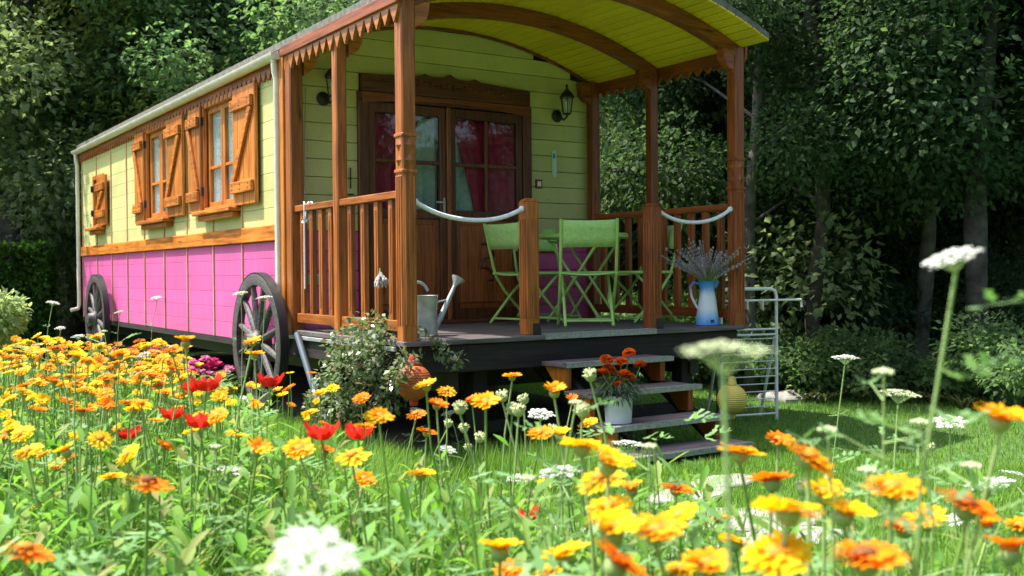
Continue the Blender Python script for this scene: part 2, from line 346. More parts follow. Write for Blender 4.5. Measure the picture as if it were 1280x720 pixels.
# front wall of boards
DX0, DX1, DZT = .53, 1.985, 2.36
fr = build(MB().box(.0, .06, D-.02, D+.05, ZP, 2.58), 'front_wall', M['lime'], wag)
def front_boards(z0, z1, n, mat):
    h = (z1-z0)/n
    for i in range(n):
        a = z0+i*h; b = a+h-.004
        for p, q in rails(.062, W-.01, [(DX0, DX1)] if a < 2.49 else []):
            if b > 2.55:
                lim = lambda x: min(b, arch(x-W/2)-.01)
                xs = [p+(q-p)*k/14 for k in range(15)]; xs = [x for x in xs if lim(x) > a+.004]
                poly = [(xs[0], a), (xs[-1], a)]+[(x, lim(x)) for x in xs[::-1]]
                build(MB().prism(poly, 'y', D-.012, D+.03), 'siding_board', mat, fr, .003)
            else: build(MB().box(p, q, D-.012, D+.03, a, b), 'siding_board', mat, fr, .003)
front_boards(DECK-.02, 1.36, 5, M['pink']); front_boards(1.362, 2.80+.07, 12, M['lime'])
# roof with boarded ceiling over the porch
def roof():
    n = 28; hw = 1.345; mb = MB(); prof = [(-hw+2*hw*i/n) for i in range(n+1)]
    low = [(W/2+d, arch(d)+.016) for d in prof]; top = [(W/2+d, arch(d)+.062) for d in prof]
    return build(mb.prism(low+top[::-1], 'y', -.27, LEN+.06), 'roof', M['roof'], wag)
rf = roof()
nb = 34
for i in range(nb):
    d0 = -1.34+2.68*i/nb; d1 = d0+2.68/nb-.009
    p = [(W/2+d0, arch(d0)), (W/2+d1, arch(d1)), (W/2+d1, arch(d1)+.012), (W/2+d0, arch(d0)+.012)]
    build(MB().prism(p, 'y', -.285, D+.0), 'ceiling_board', M['yellow'], rf, .005)
def arch_beam(y0, y1, dep, hw=1.30, mat=None):
    n = 24; low = [(W/2-hw+2*hw*i/n, arch(-hw+2*hw*i/n)-dep) for i in range(n+1)]; top = [(W/2-hw+2*hw*i/n, arch(-hw+2*hw*i/n)-.003) for i in range(n+1)]
    return build(MB().prism(low+top[::-1], 'y', y0, y1), 'arch_beam', mat or M['redx'], wag, .004)
arch_beam(-.04, .04, .095); arch_beam(.82, .90, .095); arch_beam(D-.045, D-.016, .022)
# posts
def post(x, y, z1, w=.088, carved=True, mat='redz', z0=DECK-.03):
    h = w/2; mb = MB().box(x-h, x+h, y-h, y+h, z0, z1); o = build(mb, 'post', M[mat], wag, .008)
    if carved:
        for za, zb in ((1.815, 1.835), (1.615, 1.635)):
            build(MB().box(x-h-.006, x+h+.006, y-h-.006, y+h+.006, za, zb), 'collar', M[mat], o, .004)
        mb = MB()
        for sx, sy in ((0, -1), (-1, 0), (1, 0)):
            for k in range(2):
                c = 1.685+k*.085; n = Vector((sx, sy, 0)); u = Vector((-sy, sx, 0)); p = Vector((x, y, c))+n*(h-.001)
                mb.add([p-u*.036, p-Vector((0, 0, .04)), p+u*.036, p+Vector((0, 0, .04)), p+n*.014], [(0, 1, 4), (1, 2, 4), (2, 3, 4), (3, 0, 4)])
        build(mb, 'diamond_carving', M[mat], o)
        flutes(o, x, y, h, DECK+.09, 1.60, mat)
    return o
def flutes(o, x, y, h, za, zb, mat):
    for sx, sy in ((0, -1), (-1, 0)):
        for u in (-.027, 0, .027):
            a = x+(u if sx == 0 else sx*h); b = y+(u if sy == 0 else sy*h)
            ex = .0065 if sx == 0 else .006; ey = .0065 if sy == 0 else .006
            build(MB().box(a-ex, a+ex, b-ey, b+ey, za, zb), 'flute', M[mat], o, .003)
post(.03, .0, 2.60, mat='brownz'); post(W-.0, .0, 2.60)
post(.02, .86, 2.60, .072, False, 'brownz', DECK-.14); post(W-.01, .86, 2.60, .072, False)
post(.015, D-.07, 2.58, .095, False, 'brownz'); post(W-.0, D-.07, 2.60, .08, False)
build(MB().box(-.045, -.018, D-.02, D+.06, ZP, 2.56), 'corner_trim', M['honeyz'], wag, .004)
for gx in (.888, 1.873):
    g = build(MB().box(gx-.045, gx+.045, .0, .09, DECK+.0, EYE+.425).add([(gx-.045, 0, EYE+.425), (gx+.045, 0, EYE+.425), (gx+.045, .09, EYE+.425), (gx-.045, .09, EYE+.425), (gx-.025, .02, EYE+.446), (gx+.025, .02, EYE+.446), (gx+.025, .07, EYE+.446), (gx-.025, .07, EYE+.446)],
        [(0, 1, 5, 4), (1, 2, 6, 5), (2, 3, 7, 6), (3, 0, 4, 7), (4, 5, 6, 7)]), 'gate_post', M['redz'] if gx > 1 else M['brownz'], wag, .004)
    flutes(g, gx, .045, .045, DECK+.10, EYE+.32, 'redz' if gx > 1 else 'brownz'); build(MB().box(gx-.005, gx+.052, -.006, .096, DECK, DECK+.07), 'metal_shoe', M['iron'], g, .002)
# corbels under the beam ends
for x, sgn in ((.075, 1), (W-.045, -1)):
    for y in (0, .86, D-.07):
        zt = arch(1.2)-.09; p = [(x, zt+.03), (x, zt-.15)]
        p += [(x+sgn*(.012+.085*math.sin(a)), zt-.125+.13*(1-math.cos(a))*.9) for a in np.linspace(0, math.pi/2, 7)]
        p.append((x+sgn*.1, zt+.03)); build(MB().prism(p, 'y', y-.035, y+.035), 'corbel', M['honeyx'] if sgn > 0 else M['redx'], wag, .003)
# toothed fascias
def fascia(name, x0, x1, ya, yb, ztop, zmid, ztip, pitch, mat, cap=None):
    n = int(round((yb-ya)/pitch)); p = (yb-ya)/n; poly = [(yb, ztop), (ya, ztop)]
    for i in range(n):
        y = ya+i*p; poly += [(y+.06*p, zmid), (y+.12*p, zmid-.018), (y+.5*p, ztip), (y+.88*p, zmid-.018), (y+.94*p, zmid)]
    o = build(MB().prism(poly, 'x', x0, x1), name, mat, wag)
    if cap: build(MB().box(x0-.016, x1+.004, ya, yb, ztop-.055, ztop+.012), 'shade_strip', cap, o, .004)  # darker strip stands in for the roof overhang's shadow on the fascia
    return o
fascia('toothed_fascia', -.034, -.014, -.05, D+.02, 2.60, 2.535, 2.445, .105, M['honeyy'], M['redy'])
fascia('toothed_fascia', W+.05, W+.072, -.05, D+.02, 2.62, 2.535, 2.475, .105, M['redy'])
build(MB().box(W+.03, W+.05, -.03, D, 2.515, 2.62), 'eave_beam', M['redy'], wag, .004)
fascia('toothed_fascia', -.032, -.014, D+.03, LEN+.03, 2.545, 2.50, 2.43, .10, M['redy'])
# gutter and downpipes
def gutter():
    n = 10; pr = [(-.068+.044*math.cos(math.pi+math.pi*i/n), 2.575+.046*math.sin(math.pi+math.pi*i/n)) for i in range(n+1)]
    inn = [(-.068+.038*math.cos(math.pi+math.pi*i/n), 2.575+.040*math.sin(math.pi+math.pi*i/n)) for i in range(n+1)]
    g = build(MB().prism(pr+inn[::-1], 'y', D+.03, LEN+.04), 'gutter', M['cream'], wag, 0, True)
    build(MB().prism([(-.068+.047*math.cos(a), 2.575+.047*math.sin(a)) for a in np.linspace(math.pi, 2*math.pi, 9)], 'y', D+.015, D+.03), 'end_cap', M['cream'], g)
    mb = MB(); y = D+.05
    k = 0
    while y < LEN:      # wavy edge of the roof sheets dipping into the gutter
        mb.box(-.045, -.02, y, y+.09, 2.578, 2.598); y += .13; k += 1
    build(mb, 'roof_sheet_edge', M['roof'], g)
gutter()
for y in (D+.075, LEN-.02):
    build(MB().tube([(-.068, y, 2.54), (-.062, y, 2.45), (-.05, y, 2.40), (-.05, y, .72 if y > 5 else .62), (-.06, y, .66 if y > 5 else .56), (-.15 if y > 5 else -.06, y, .64 if y > 5 else .5)], .024, 12), 'downpipe', M['cream'], wag, 0, True)
build(MB().tube([(W+.06, D+.06, 2.5), (W+.06, D+.06, .7)], .017, 10), 'downpipe', M['white'], wag, 0, True)
# railings
def railing(x, ya, yb, n, mat, tilt=0):
    zt = EYE+.462
    o = build(MB().box(x-.03, x+.03, ya, yb, zt-.045, zt), 'railing', M[mat+'y'], wag, .006)
    build(MB().box(x-.022, x+.022, ya, yb, DECK+.05, DECK+.115), 'bottom_rail', M[mat+'y'], o, .005)
    for i in range(n):
        y = ya+(yb-ya)*(i+.62)/(n+.25)
        build(MB().box(x-.016, x+.016, y-.026, y+.026, DECK+.114, zt-.044), 'baluster', M[mat+'z'], o, .003)
        build(MB().box(x-.020, x-.015, y-.009, y+.009, DECK+.16, zt-.09), 'baluster_fillet', M[mat+'z'], o, .002)
railing(.025, .045, .825, 4, 'brown'); railing(.02, .896, D-.115, 4, 'brown')
railing(W-.01, .045, .825, 5, 'red'); railing(W-.01, .896, D-.115, 4, 'red')
# deck and underframe
dk = build(MB().box(-.02, W+.02, -.05, D-.014, DECK-.03, DECK), 'deck', M['deck'], wag, .004)
build(MB().box(.94, 1.82, -.058, -.046, DECK-.026, DECK+.006).box(.94, 1.82, -.05, -.0, DECK+.001, DECK+.006), 'deck_nosing', M['nosing'], dk)
mb = MB()
for i in range(40): mb.box(.95+i*.0216, .962+i*.0216, -.062, -.004, DECK+.002, DECK+.009)
build(mb, 'nosing_ribs', M['nosing'], dk)
build(MB().box(.02, W-.02, -.03, .03, EYE-.575, DECK-.031), 'front_beam', M['blackx'], wag, .006)
build(MB().box(-.005, .05, .04, D+.05, EYE-.56, DECK-.031), 'side_beam', M['blacky'], wag, .006)
build(MB().box(W-.05, W, .04, D+.05, EYE-.56, DECK-.031), 'side_beam', M['blacky'], wag, .006)
build(MB().box(-.028, -.008, .05, D, DECK-.06, DECK-.035), 'deck_edge_trim', M['galv'], wag, .003)
for x in (.35, W-.35):
    build(MB().box(x-.04, x+.04, .05, LEN-.2, ZP-.2, ZP-.052), 'chassis_rail', M['iron'], wag, .004)
for y in (.75, 3.2, 5.2): build(MB().box(.3, W-.3, y-.05, y+.05, .30, .41), 'cross_member', M['iron'], wag, .004)
for x, y in ((.55, .12), (1.35, .12), (2.2, .12), (.5, 1.5), (2.2, 1.5)):
    build(MB().box(x-.05, x+.05, y-.05, y+.05, gnd(x, y)-.05, .49), 'support_post', M['blackz'], wag, .005)
build(MB().bar((1.35, .12, .12), (.98, .12, .50), .05, .06), 'brace', M['blackx'], wag); build(MB().bar((.42, .14, .13), (2.3, .14, .13), .06, .07), 'tie_beam', M['blackx'], wag, .004)
build(MB().tube([(-.05, 1.42, .66), (-.08, 1.02, .26)], .022, 10), 'stay_tube', M['steel'], wag, 0, True)
# axle wheels hidden under the frame
for x in (.10,):
    t = build(MB().lathe([(.10, -.07), (.17, -.075), (.20, -.05), (.205, 0), (.20, .05), (.17, .075), (.10, .07)], 28, closed=True), 'road_wheel', M['rubber'], wag, 0, True, (x, 1.22, .19+gnd(x, 1.2)), (0, R(90), 0))
    build(MB().lathe([(.01, -.05), (.10, -.05), (.11, 0), (.10, .05), (.01, .05)], 20), 'rim', M['galv'], t, 0, True)
# spoked wagon wheels
def spoked(y, zc, rad):
    rim = build(MB().lathe([(rad-.075, -.028), (rad, -.032), (rad+.006, -.028), (rad+.006, .028), (rad, .032), (rad-.075, .028)], 56, closed=True), 'wheel', M['wheel'], wag, 0, True, (-.115, y, zc), (0, R(-90), R(0)))
    build(MB().lathe([(rad+.004, -.03), (rad+.014, -.03), (rad+.014, .03), (rad+.004, .03)], 56, closed=True), 'iron_tyre', M['iron'], rim, 0, True)
    hub = build(MB().lathe([(.02, -.07), (.07, -.07), (.085, -.03), (.085, .03), (.065, .05), (.055, .10), (.02, .10)], 20), 'hub', M['wheel'], rim, 0, True)
    for k in range(12):
        a = 2*math.pi*(k+.5)/12
        mb = MB(); p0 = Vector((.07*math.cos(a), .07*math.sin(a), .0)); p1 = Vector(((rad-.06)*math.cos(a), (rad-.06)*math.sin(a), 0))
        mb.tube([p0, p0.lerp(p1, .25), p0.lerp(p1, .8), p1], [.020, .027, .022, .020], 8); build(mb, 'spoke', M['wheel'], rim, 0, True)
spoked(1.96, .585, .475); spoked(7.10, .585, .475)
# windows and shutters on the long side
def window(w0, w1, b0, b1, two=True):
    t = .045
    mb = MB().box(-.028, .05, w0-.05, w0, b0-.03, b1+.05).box(-.028, .05, w1, w1+.05, b0-.03, b1+.05).box(-.028, .05, w0, w1, b1, b1+.05).box(-.028, .05, w0, w1, b0-.03, b0)
    o = build(mb, 'window', M['honeyz'], wag, .004)
    sash = MB(); mid = (w0+w1)/2
    for p, q in ((w0, mid-.004), (mid+.004, w1)):
        sash.box(.01, .045, p, p+t, b0, b1).box(.01, .045, q-t, q, b0, b1).box(.01, .045, p+t, q-t, b0, b0+t).box(.01, .045, p+t, q-t, b1-t, b1).box(.012, .04, p+t, q-t, b0+(b1-b0)*.40-.012, b0+(b1-b0)*.40+.012)
        for za, zb in ((b0+t, b0+(b1-b0)*.4-.012), (b0+(b1-b0)*.4+.012, b1-t)): build(MB().box(.024, .028, p+t, q-t, za, zb), 'pane', M['glass'], o)
        cur = MB(); n = 24; vs = []
        for k in range(n+1):
            y = p+t*.5+(q-p-t)*k/n; x = .050+.010*math.sin(k*1.9); vs += [(x, y, b0+.01), (x, y, b1-.01)]
        cur.add(vs, [(2*k, 2*k+2, 2*k+3, 2*k+1) for k in range(n)]); build(cur, 'lace_curtain', M['lace'], o, fixn=False)
    build(sash, 'sash', M['honeyz'], o, .003)
    build(MB().box(-.11, -.0, w0-.09, w1+.09, b0-.065, b0-.032).box(-.07, -.0, w0-.05, w1+.05, b0-.11, b0-.066), 'sill', M['honeyy'], o, .006)
    for z in (b0+.14, b1-.10):
        for y in (w0-.02, w1+.02): build(MB().box(-.05, -.028, y-.02, y+.02, z-.035, z+.035), 'hinge', M['iron'], o)
def shutter(y0, y1, z0, z1, flip, x=-.052, npl=4):
    th = .028; o = None; mb = MB()
    for za in (z0+.09, z1-.17): mb.box(x-.030, x-.001, y0+.02, y1-.02, za, za+.085)
    a = (y0+.05 if flip else y1-.05, z0+.175); b = (y1-.05 if flip else y0+.05, z1-.17); wdt = .03
    dv = Vector((b[0]-a[0], b[1]-a[1])).normalized(); nn = Vector((-dv.y, dv.x))*wdt
    mb.prism([(a[0]-nn.x, a[1]-nn.y), (b[0]-nn.x, b[1]-nn.y), (b[0]+nn.x, b[1]+nn.y), (a[0]+nn.x, a[1]+nn.y)], 'x', x-.024, x-.001)
    o = build(mb, 'shutter', M['honeyy'], wag, .004)
    for i in range(npl):
        p = y0+(y1-y0)*i/npl; q = y0+(y1-y0)*(i+1)/npl-.004; build(MB().box(x, x+th, p, q, z0, z1), 'plank', M['honeyz'], o, .005)
    bl = MB()
    for za in (z0+.1325, z1-.1275):
        for k in range(3):
            y = y0+.07+(y1-y0-.14)*k/2
            for s in (-.018, .018): bl.add([(x-.034, y-.006, za+s-.006), (x-.034, y+.006, za+s-.006), (x-.034, y+.006, za+s+.006), (x-.034, y-.006, za+s+.006), (x-.029, y, za+s)], [(0, 1, 2, 3), (0, 1, 4), (1, 2, 4), (2, 3, 4), (3, 0, 4)])
    build(bl, 'bolt_heads', M['darkz'], o)
for w0, w1, b0, b1 in WINS[:2]:
    window(w0, w1, b0, b1); shutter(w0-.52, w0-.03, b0-.03, b1+.03, False); shutter(w1+.02, w1+.36, b0-.03, b1+.03, True, npl=3)
window(*WINS[2]); shutter(6.93, 7.34, 1.62, 2.18, False, npl=3)
# double door
door = build(MB().box(DX0-.02, DX0+.06, D-.045, D+.04, DECK, DZT-.06).box(DX1-.06, DX1+.02, D-.045, D+.04, DECK, DZT-.06).box(DX0-.02, DX1+.02, D-.045, D+.04, DZT-.06, DZT), 'door', M['darkz'], wag, .005)
def header():
    n = 40; x0, x1 = DX0+.005, DX1-.005; top = []
    for i in range(n+1):
        u = i/n; x = x0+(x1-x0)*u; z = 2.475+.035*math.sin(math.pi*u)
        for c, h in ((.35, .02), (.5, .03), (.65, .02)): z += h*math.exp(-((u-c)/.022)**2)
        top.append((x, z))
    h = build(MB().prism([(x0, DZT+.002), (x1, DZT+.002)]+top[::-1], 'y', D-.06, D-.013), 'carved_header', M['darkx'], door)
    mb = MB()
    for i in range(26):
        u = .08+.84*i/25; x = x0+(x1-x0)*u; z = 2.425+.02*math.sin(u*math.pi)+.012*math.sin(i*1.7); mb.ball((x, D-.06, z), .016, 8, 6)
    build(mb, 'carving', M['darkx'], h, 0, True)
    low = [(x0+(x1-x0)*i/n, DZT-.085+.05*math.sin(math.pi*i/n)) for i in range(n+1)]
    build(MB().prism([(x1, DZT-.002), (x0, DZT-.002)]+low, 'y', D-.054, D-.046), 'arched_rail', M['redx'], door)
header()
def leaf(x0, x1, left):
    t = .055; g0, g1 = 1.53, 2.22; yy0, yy1 = D-.03, D+.01; mid = (x0+x1)/2
    mb = MB().box(x0, x0+t, yy0, yy1, DECK+.01, DZT-.065).box(x1-t, x1, yy0, yy1, DECK+.01, DZT-.065).box(x0+t, x1-t, yy0, yy1, g1, DZT-.065).box(x0+t, x1-t, yy0, yy1, g0-.07, g0).box(x0+t, x1-t, yy0, yy1, DECK+.01, DECK+.11)
    o = build(mb, 'door_leaf', M['darkz'], door, .005)
    mb = MB().box(mid-.014, mid+.014, yy0+.004, yy1-.004, g0, g1).box(x0+t, mid-.014, yy0+.004, yy1-.004, 1.862, 1.89).box(mid+.014, x1-t, yy0+.004, yy1-.004, 1.862, 1.89)
    build(mb, 'muntins', M['darkz'], door, .003)
    for p, q in ((x0+t, mid-.014), (mid+.014, x1-t)):
        for za, zb in ((g0, 1.862), (1.89, g1)): build(MB().box(p, q, D-.012, D-.008, za, zb), 'pane', M['glass'], door)
    p = build(MB().box(x0+t, x1-t, D-.012, D+.0, DECK+.11, g0-.07), 'panel', M['redz'], door)
    build(MB().box(x0+t+.04, x1-t-.04, D-.024, D-.011, DECK+.15, g0-.11), 'raised_panel', M['redz'], door, .012)
    c = MB(); c.tube([((x0+x1)/2+.07*math.sin(k*.55)*(1-.3*abs(k-10)/10), D-.024, .98+.016*k+.02*math.cos(k*1.1)) for k in range(21)], [.008+.007*abs(math.sin(k*.9)) for k in range(21)], 6)
    build(c, 'panel_carving', M['darkx'], door, 0, True)
    # curtains behind the panes
    def sheet(name, edge0, edge1, y, mat):
        n = 26; m = 8; vs = []
        for j in range(m+1):
            z = g0+(g1-g0)*j/m; a = edge0(j/m); b = edge1(j/m)
            for k in range(n+1): u = k/n; vs.append((a+(b-a)*u, y+.014*math.sin(u*31), z))
        return build(MB().add(vs, [(j*(n+1)+k, j*(n+1)+k+1, (j+1)*(n+1)+k+1, (j+1)*(n+1)+k) for j in range(m) for k in range(n)]), name, mat, door, 0, True, fixn=False)
    sheet('sheer_curtain', lambda v: x0+.03, lambda v: x1-.03, D+.075, M['sheer'])
    if left:
        sheet('red_curtain', lambda v: x0+.02, lambda v: x0+.34+.16*max(0, v-.35), D+.045, M['red_curtain'])
    else:
        sheet('red_curtain', lambda v: x0+.04+.22*(1-v)**.8, lambda v: x1-.02, D+.045, M['red_curtain'])
leaf(DX0+.062, 1.235, True); leaf(1.262, DX1-.062, False)
build(MB().box(1.232, 1.265, D-.048, D-.028, DECK+.01, DZT-.065), 'astragal', M['redz'], door, .004)
build(MB().box(1.20, 1.215, D-.045, D-.03, 1.50, 1.62).bar((1.207, D-.055, 1.585), (1.13, D-.055, 1.585), .014, .014), 'door_handle', M['galv'], door, .002)
build(MB().box(DX0-.02, DX1+.02, D-.09, D-.046, DECK+.001, DECK+.03), 'threshold', M['darkx'], door, .004)
# near-black panel behind the glass; its colour stands in for the unlit room
build(MB().box(.1, W-.1, D+.6, D+.62, DECK, 2.6), 'dark_backdrop', M['dim'], wag)
# ------------------------------------------------------------------ fittings on the porch wall
def lantern(x, z, label):
    t = thing('wall_lantern', (x, D-.014, z), 0, label, 'lantern', None)
    build(MB().lathe([(.005, 0), (.045, .0), (.05, .012), (.03, .025), (.005, .03)], 16), 'wall_plate', M['iron'], t, 0, True, (-.035, .0, -.05), (R(90), 0, 0))
    build(MB().tube([(-.035, -.02, -.05), (-.01, -.07, -.085), (.0, -.10, -.06), (0, -.10, -.04)], .008, 8), 'arm', M['iron'], t, 0, True)
    c = (0, -.10, 0)
    fr = MB().lathe([(.012, -.05), (.032, -.045), (.036, -.035), (.012, -.032)], 6, c).lathe([(.05, .095), (.066, .088), (.045, .125), (.018, .15), (.008, .165), (.012, .18), (.004, .20)], 6, c)
    for k in range(6):
        a = 2*math.pi*k/6; fr.tube([(c[0]+.034*math.cos(a), c[1]+.034*math.sin(a), -.04), (c[0]+.052*math.cos(a), c[1]+.052*math.sin(a), .094)], .0035, 5)
    build(fr, 'lantern_frame', M['iron'], t)
    build(MB().lathe([(.030, -.034), (.048, .092)], 6, c), 'lantern_glass', M['glass'], t)
    build(MB().lathe([(.008, -.03), (.010, .0), (.016, .03), (.014, .05), (.003, .065)], 10, c), 'bulb', M['white'], t, 0, True)
lantern(2.30, EYE+1.30, 'black iron wall lantern between door and right porch corner'); lantern(.285, EYE+1.27, 'black iron wall lantern left of the door by the balustrade')
t = thing('thermometer', (2.24, D-.013, EYE+.76), 0, 'pale blue oblong thermometer on green porch wall', 'thermometer')
n = 8; p = [(-.022, .02), (-.012, .0), (.012, 0), (.022, .02), (.022, .19), (.012, .215), (-.012, .215), (-.022, .19)]
build(MB().prism(p, 'y', -.008, 0), 'plate', plain('pale_blue_plate', (.55, .68, .72), .4), t); build(MB().box(-.004, .004, -.013, -.0085, .03, .15), 'glass_tube', M['white'], t); build(MB().box(-.014, .006, -.0105, -.0085, .15, .19), 'motif', plain('teal_motif', (.03, .25, .3), .5), t)
t = thing('light_switch', (2.087, D-.013, EYE+.70), 0, 'small white switch in a dark red square plate', 'switch')
build(MB().box(-.032, .032, -.008, 0, -.035, .035), 'plate', plain('dark_red_plate', (.22, .015, .02), .5), t, .002); build(MB().box(-.018, .018, -.014, -.0085, -.02, .02), 'rocker', M['white'], t, .002)
t = thing('socket_box', (.13, D-.013, 1.02), 0, 'pale twin socket box low on pink porch wall behind balusters', 'socket')
build(MB().box(-.09, .09, -.03, 0, -.035, .035), 'casing', M['cream'], t, .004); build(MB().box(-.075, -.01, -.036, -.0305, -.025, .025).box(.01, .075, -.036, -.0305, -.025, .025), 'socket_covers', plain('grey_green', (.3, .36, .25), .5), t)
t = thing('door_bell', (.40, D-.015, 1.72), 0, 'small grey bell with hanging chain and ring left of door', 'bell')
build(MB().ball((-.02, -.025, .05), .028, 12, 8), 'bell_dome', M['galv'], t, 0, True); build(MB().tube([(.05, -.012, .09), (.05, -.012, -.06)], .005, 6).lathe([(.022, -.004), (.026, 0), (.022, .004)], 14, (.05, -.02, -.1), closed=True), 'chain', M['iron'], t)
tag(build(MB().tube([(.36, D-.016, 1.78), (.40, D-.018, 2.2), (.43, D-.016, 2.62)], .004, 5), 'wall_cable', M['iron']), 'thin dark cable climbing the green porch wall', 'cable')
tag(build(MB().tube([(.105, D-.016, 1.6), (.13, D-.016, 2.35)], .004, 5), 'pull_cord', M['cream']), 'thin pale cord hanging on the green porch wall', 'cord')
# ropes between gate posts and corner posts
def rope(a, b, sag, label):
    a = Vector(a); b = Vector(b); pts = []
    for i in range(21):
        u = i/20; p = a.lerp(b, u); p.z -= sag*4*u*(1-u)*(1-.15*math.sin(math.pi*u)); pts.append(p)
    t = thing('rope', tuple(a), 0, label, 'rope'); q = [p-a for p in pts]
    build(MB().tube(q, .013, 10), 'cord', M['rope'], t, 0, True)
    for e in (q[0], q[-1]): build(MB().ball(tuple(e), .02, 10, 8), 'knot', M['rope'], t, 0, True)
rope((.085, .0, EYE+.40), (.838, .045, EYE+.38), .10, 'white rope sagging from corner post by watering can'); rope((1.925, .045, EYE+.40), (2.545, .0, EYE+.42), .10, 'white rope sagging above the enamel pitcher')
mb = MB()
for k in range(3):
    mb.tube([(.025+.03*math.sin(a+k), 1.40+.035*k*.3+.05*math.cos(a), EYE+.44+.034*math.sin(a)*1.2-(.06 if math.sin(a) < 0 else 0)) for a in np.linspace(0, 2*math.pi, 14)], .005, 6)
mb.tube([(-.012, 1.36, EYE+.46), (-.02, 1.345, EYE+.2), (-.018, 1.35, EYE-.10)], .005, 6)
tag(build(mb, 'cord_coil', M['rope'], None, 0, True), 'loop of thin white cord tied over the left handrail', 'cord')
# dried lavender bunch on the balustrade
def spray(name, base, n, L, spread, mat_s, mat_f, label, cat, r=.006, seedv=3, down=False):
    t = thing(name, base, 0, label, cat); rr = random.Random(seedv); a = MB(); b = MB()
    for i in range(n):
        th = rr.uniform(0, 2*math.pi); sp = spread*math.sqrt(rr.random()); l = L*rr.uniform(.65, 1.05)
        d = Vector((math.cos(th)*sp, math.sin(th)*sp, 1)).normalized()
        if down: d.z *= -1
        p1 = d*l*.5; p2 = d*l+Vector((math.cos(th)*sp*.1, math.sin(th)*sp*.1, -.05*l if not down else 0)); a.tube([(0, 0, 0), p1, p2], .0022, 4, False)
        m = 7
        for k in range(m):
            q = p1.lerp(p2, k/(m-1)); b.ball(tuple(q), r*rr.uniform(.8, 1.5), 5, 4, 1.3)
    build(a, 'stalks', mat_s, t, fixn=False); build(b, 'flower_spikes', mat_f, t, fixn=False)['kind'] = 'stuff'; return t
lb = spray('lavender_bunch', (-.012, .25, EYE+.03), 14, .11, .3, M['stem_pale'], plain('dry_grey', (.42, .40, .40), .9), 'pale dried bunch tied upside down to left balusters', 'dried flowers', .006, 5, True)
# ------------------------------------------------------------------ porch furniture
def make_chair(loc, rz, label):
    t = thing('folding_chair', loc, rz, label, 'chair', 'green folding chairs round the porch table')
    w = .19; r = .0105
    for s in (-1, 1):
        x = s*w
        build(MB().tube([(x, -.235, .735), (x, -.20, .60), (x, -.155, .43), (x, -.125, .35), (x, -.04, .24), (x, .20, .011)], r, 8), 'front_leg', M['chair'], t, 0, True)
        x2 = s*(w-.028); build(MB().tube([(x2, .18, .375), (x2, .0, .22), (x2, -.21, .011)], r, 8), 'rear_leg', M['chair'], t, 0, True)
    build(MB().tube([(-w, .17, .04), (w, .17, .04)], .008, 8), 'stretcher', M['chair'], t, 0, True); build(MB().tube([(-w+.03, -.175, .045), (w-.03, -.175, .045)], .008, 8), 'stretcher', M['chair'], t, 0, True)
    mb = MB(); n = 10; vs = []
    for j in range(4):
        z = .545+.185*j/3; y0 = -.187-.045*j/3
        for k in range(n+1): u = -1+2*k/n; vs.append((u*w, y0-.028*(1-u*u), z-.008*(1-u*u)*(j == 3)))
    nn = n+1; f = [(j*nn+k, j*nn+k+1, (j+1)*nn+k+1, (j+1)*nn+k) for j in range(3) for k in range(n)]
    o = build(mb.add(vs, f), 'back_panel', M['mesh'], t, 0, True); md = o.modifiers.new('s', 'SOLIDIFY'); md.thickness = .006
    mb = MB(); vs = []
    for j in range(6):
        y = -.15+.36*j/5
        for k in range(n+1): u = -1+2*k/n; vs.append((u*w*.98, y, .375-.014*(1-u*u)+.006*math.sin(j)))
    o = build(mb.add(vs, [(j*nn+k, j*nn+k+1, (j+1)*nn+k+1, (j+1)*nn+k) for j in range(5) for k in range(n)]), 'seat', M['mesh'], t, 0, True); md = o.modifiers.new('s', 'SOLIDIFY'); md.thickness = .008
    build(MB().tube([(-w, -.15, .372), (-w, .215, .372), (w, .215, .372), (w, -.15, .372)], .0105, 8), 'seat_frame', M['chair'], t, 0, True)
    return t
make_chair((1.60, 1.12, DECK), R(-82), 'green folding chair with its back to the wooden door')
make_chair((1.745, .585, DECK), R(-33), 'green folding chair standing with its back to the steps')
make_chair((2.42, .80, DECK), R(86), 'green folding chair with its back to the red side railing')
make_chair((2.00, 1.42, DECK), R(172), 'green folding chair tucked in behind the round table')
def table():
    t = thing('folding_table', (2.05, 1.02, DECK), R(25), 'small round green folding table on the porch', 'table')
    build(MB().lathe([(.02, .625), (.325, .625), (.335, .632), (.335, .655), (.325, .662), (.02, .662)], 36), 'table_top', M['chair'], t, 0, True)
    for s in (-1, 1):
        x = s*.16
        build(MB().tube([(x, -.22, .62), (x, .22, .011)], .011, 8), 'leg', M['chair'], t, 0, True); x *= .85; build(MB().tube([(x, .22, .62), (x, -.22, .011)], .011, 8), 'leg', M['chair'], t, 0, True)
    for y, z in ((.19, .05), (-.19, .05), (.2, .6), (-.2, .6)): build(MB().tube([(-.16, y, z), (.16, y, z)], .009, 8), 'stretcher', M['chair'], t, 0, True)
table()
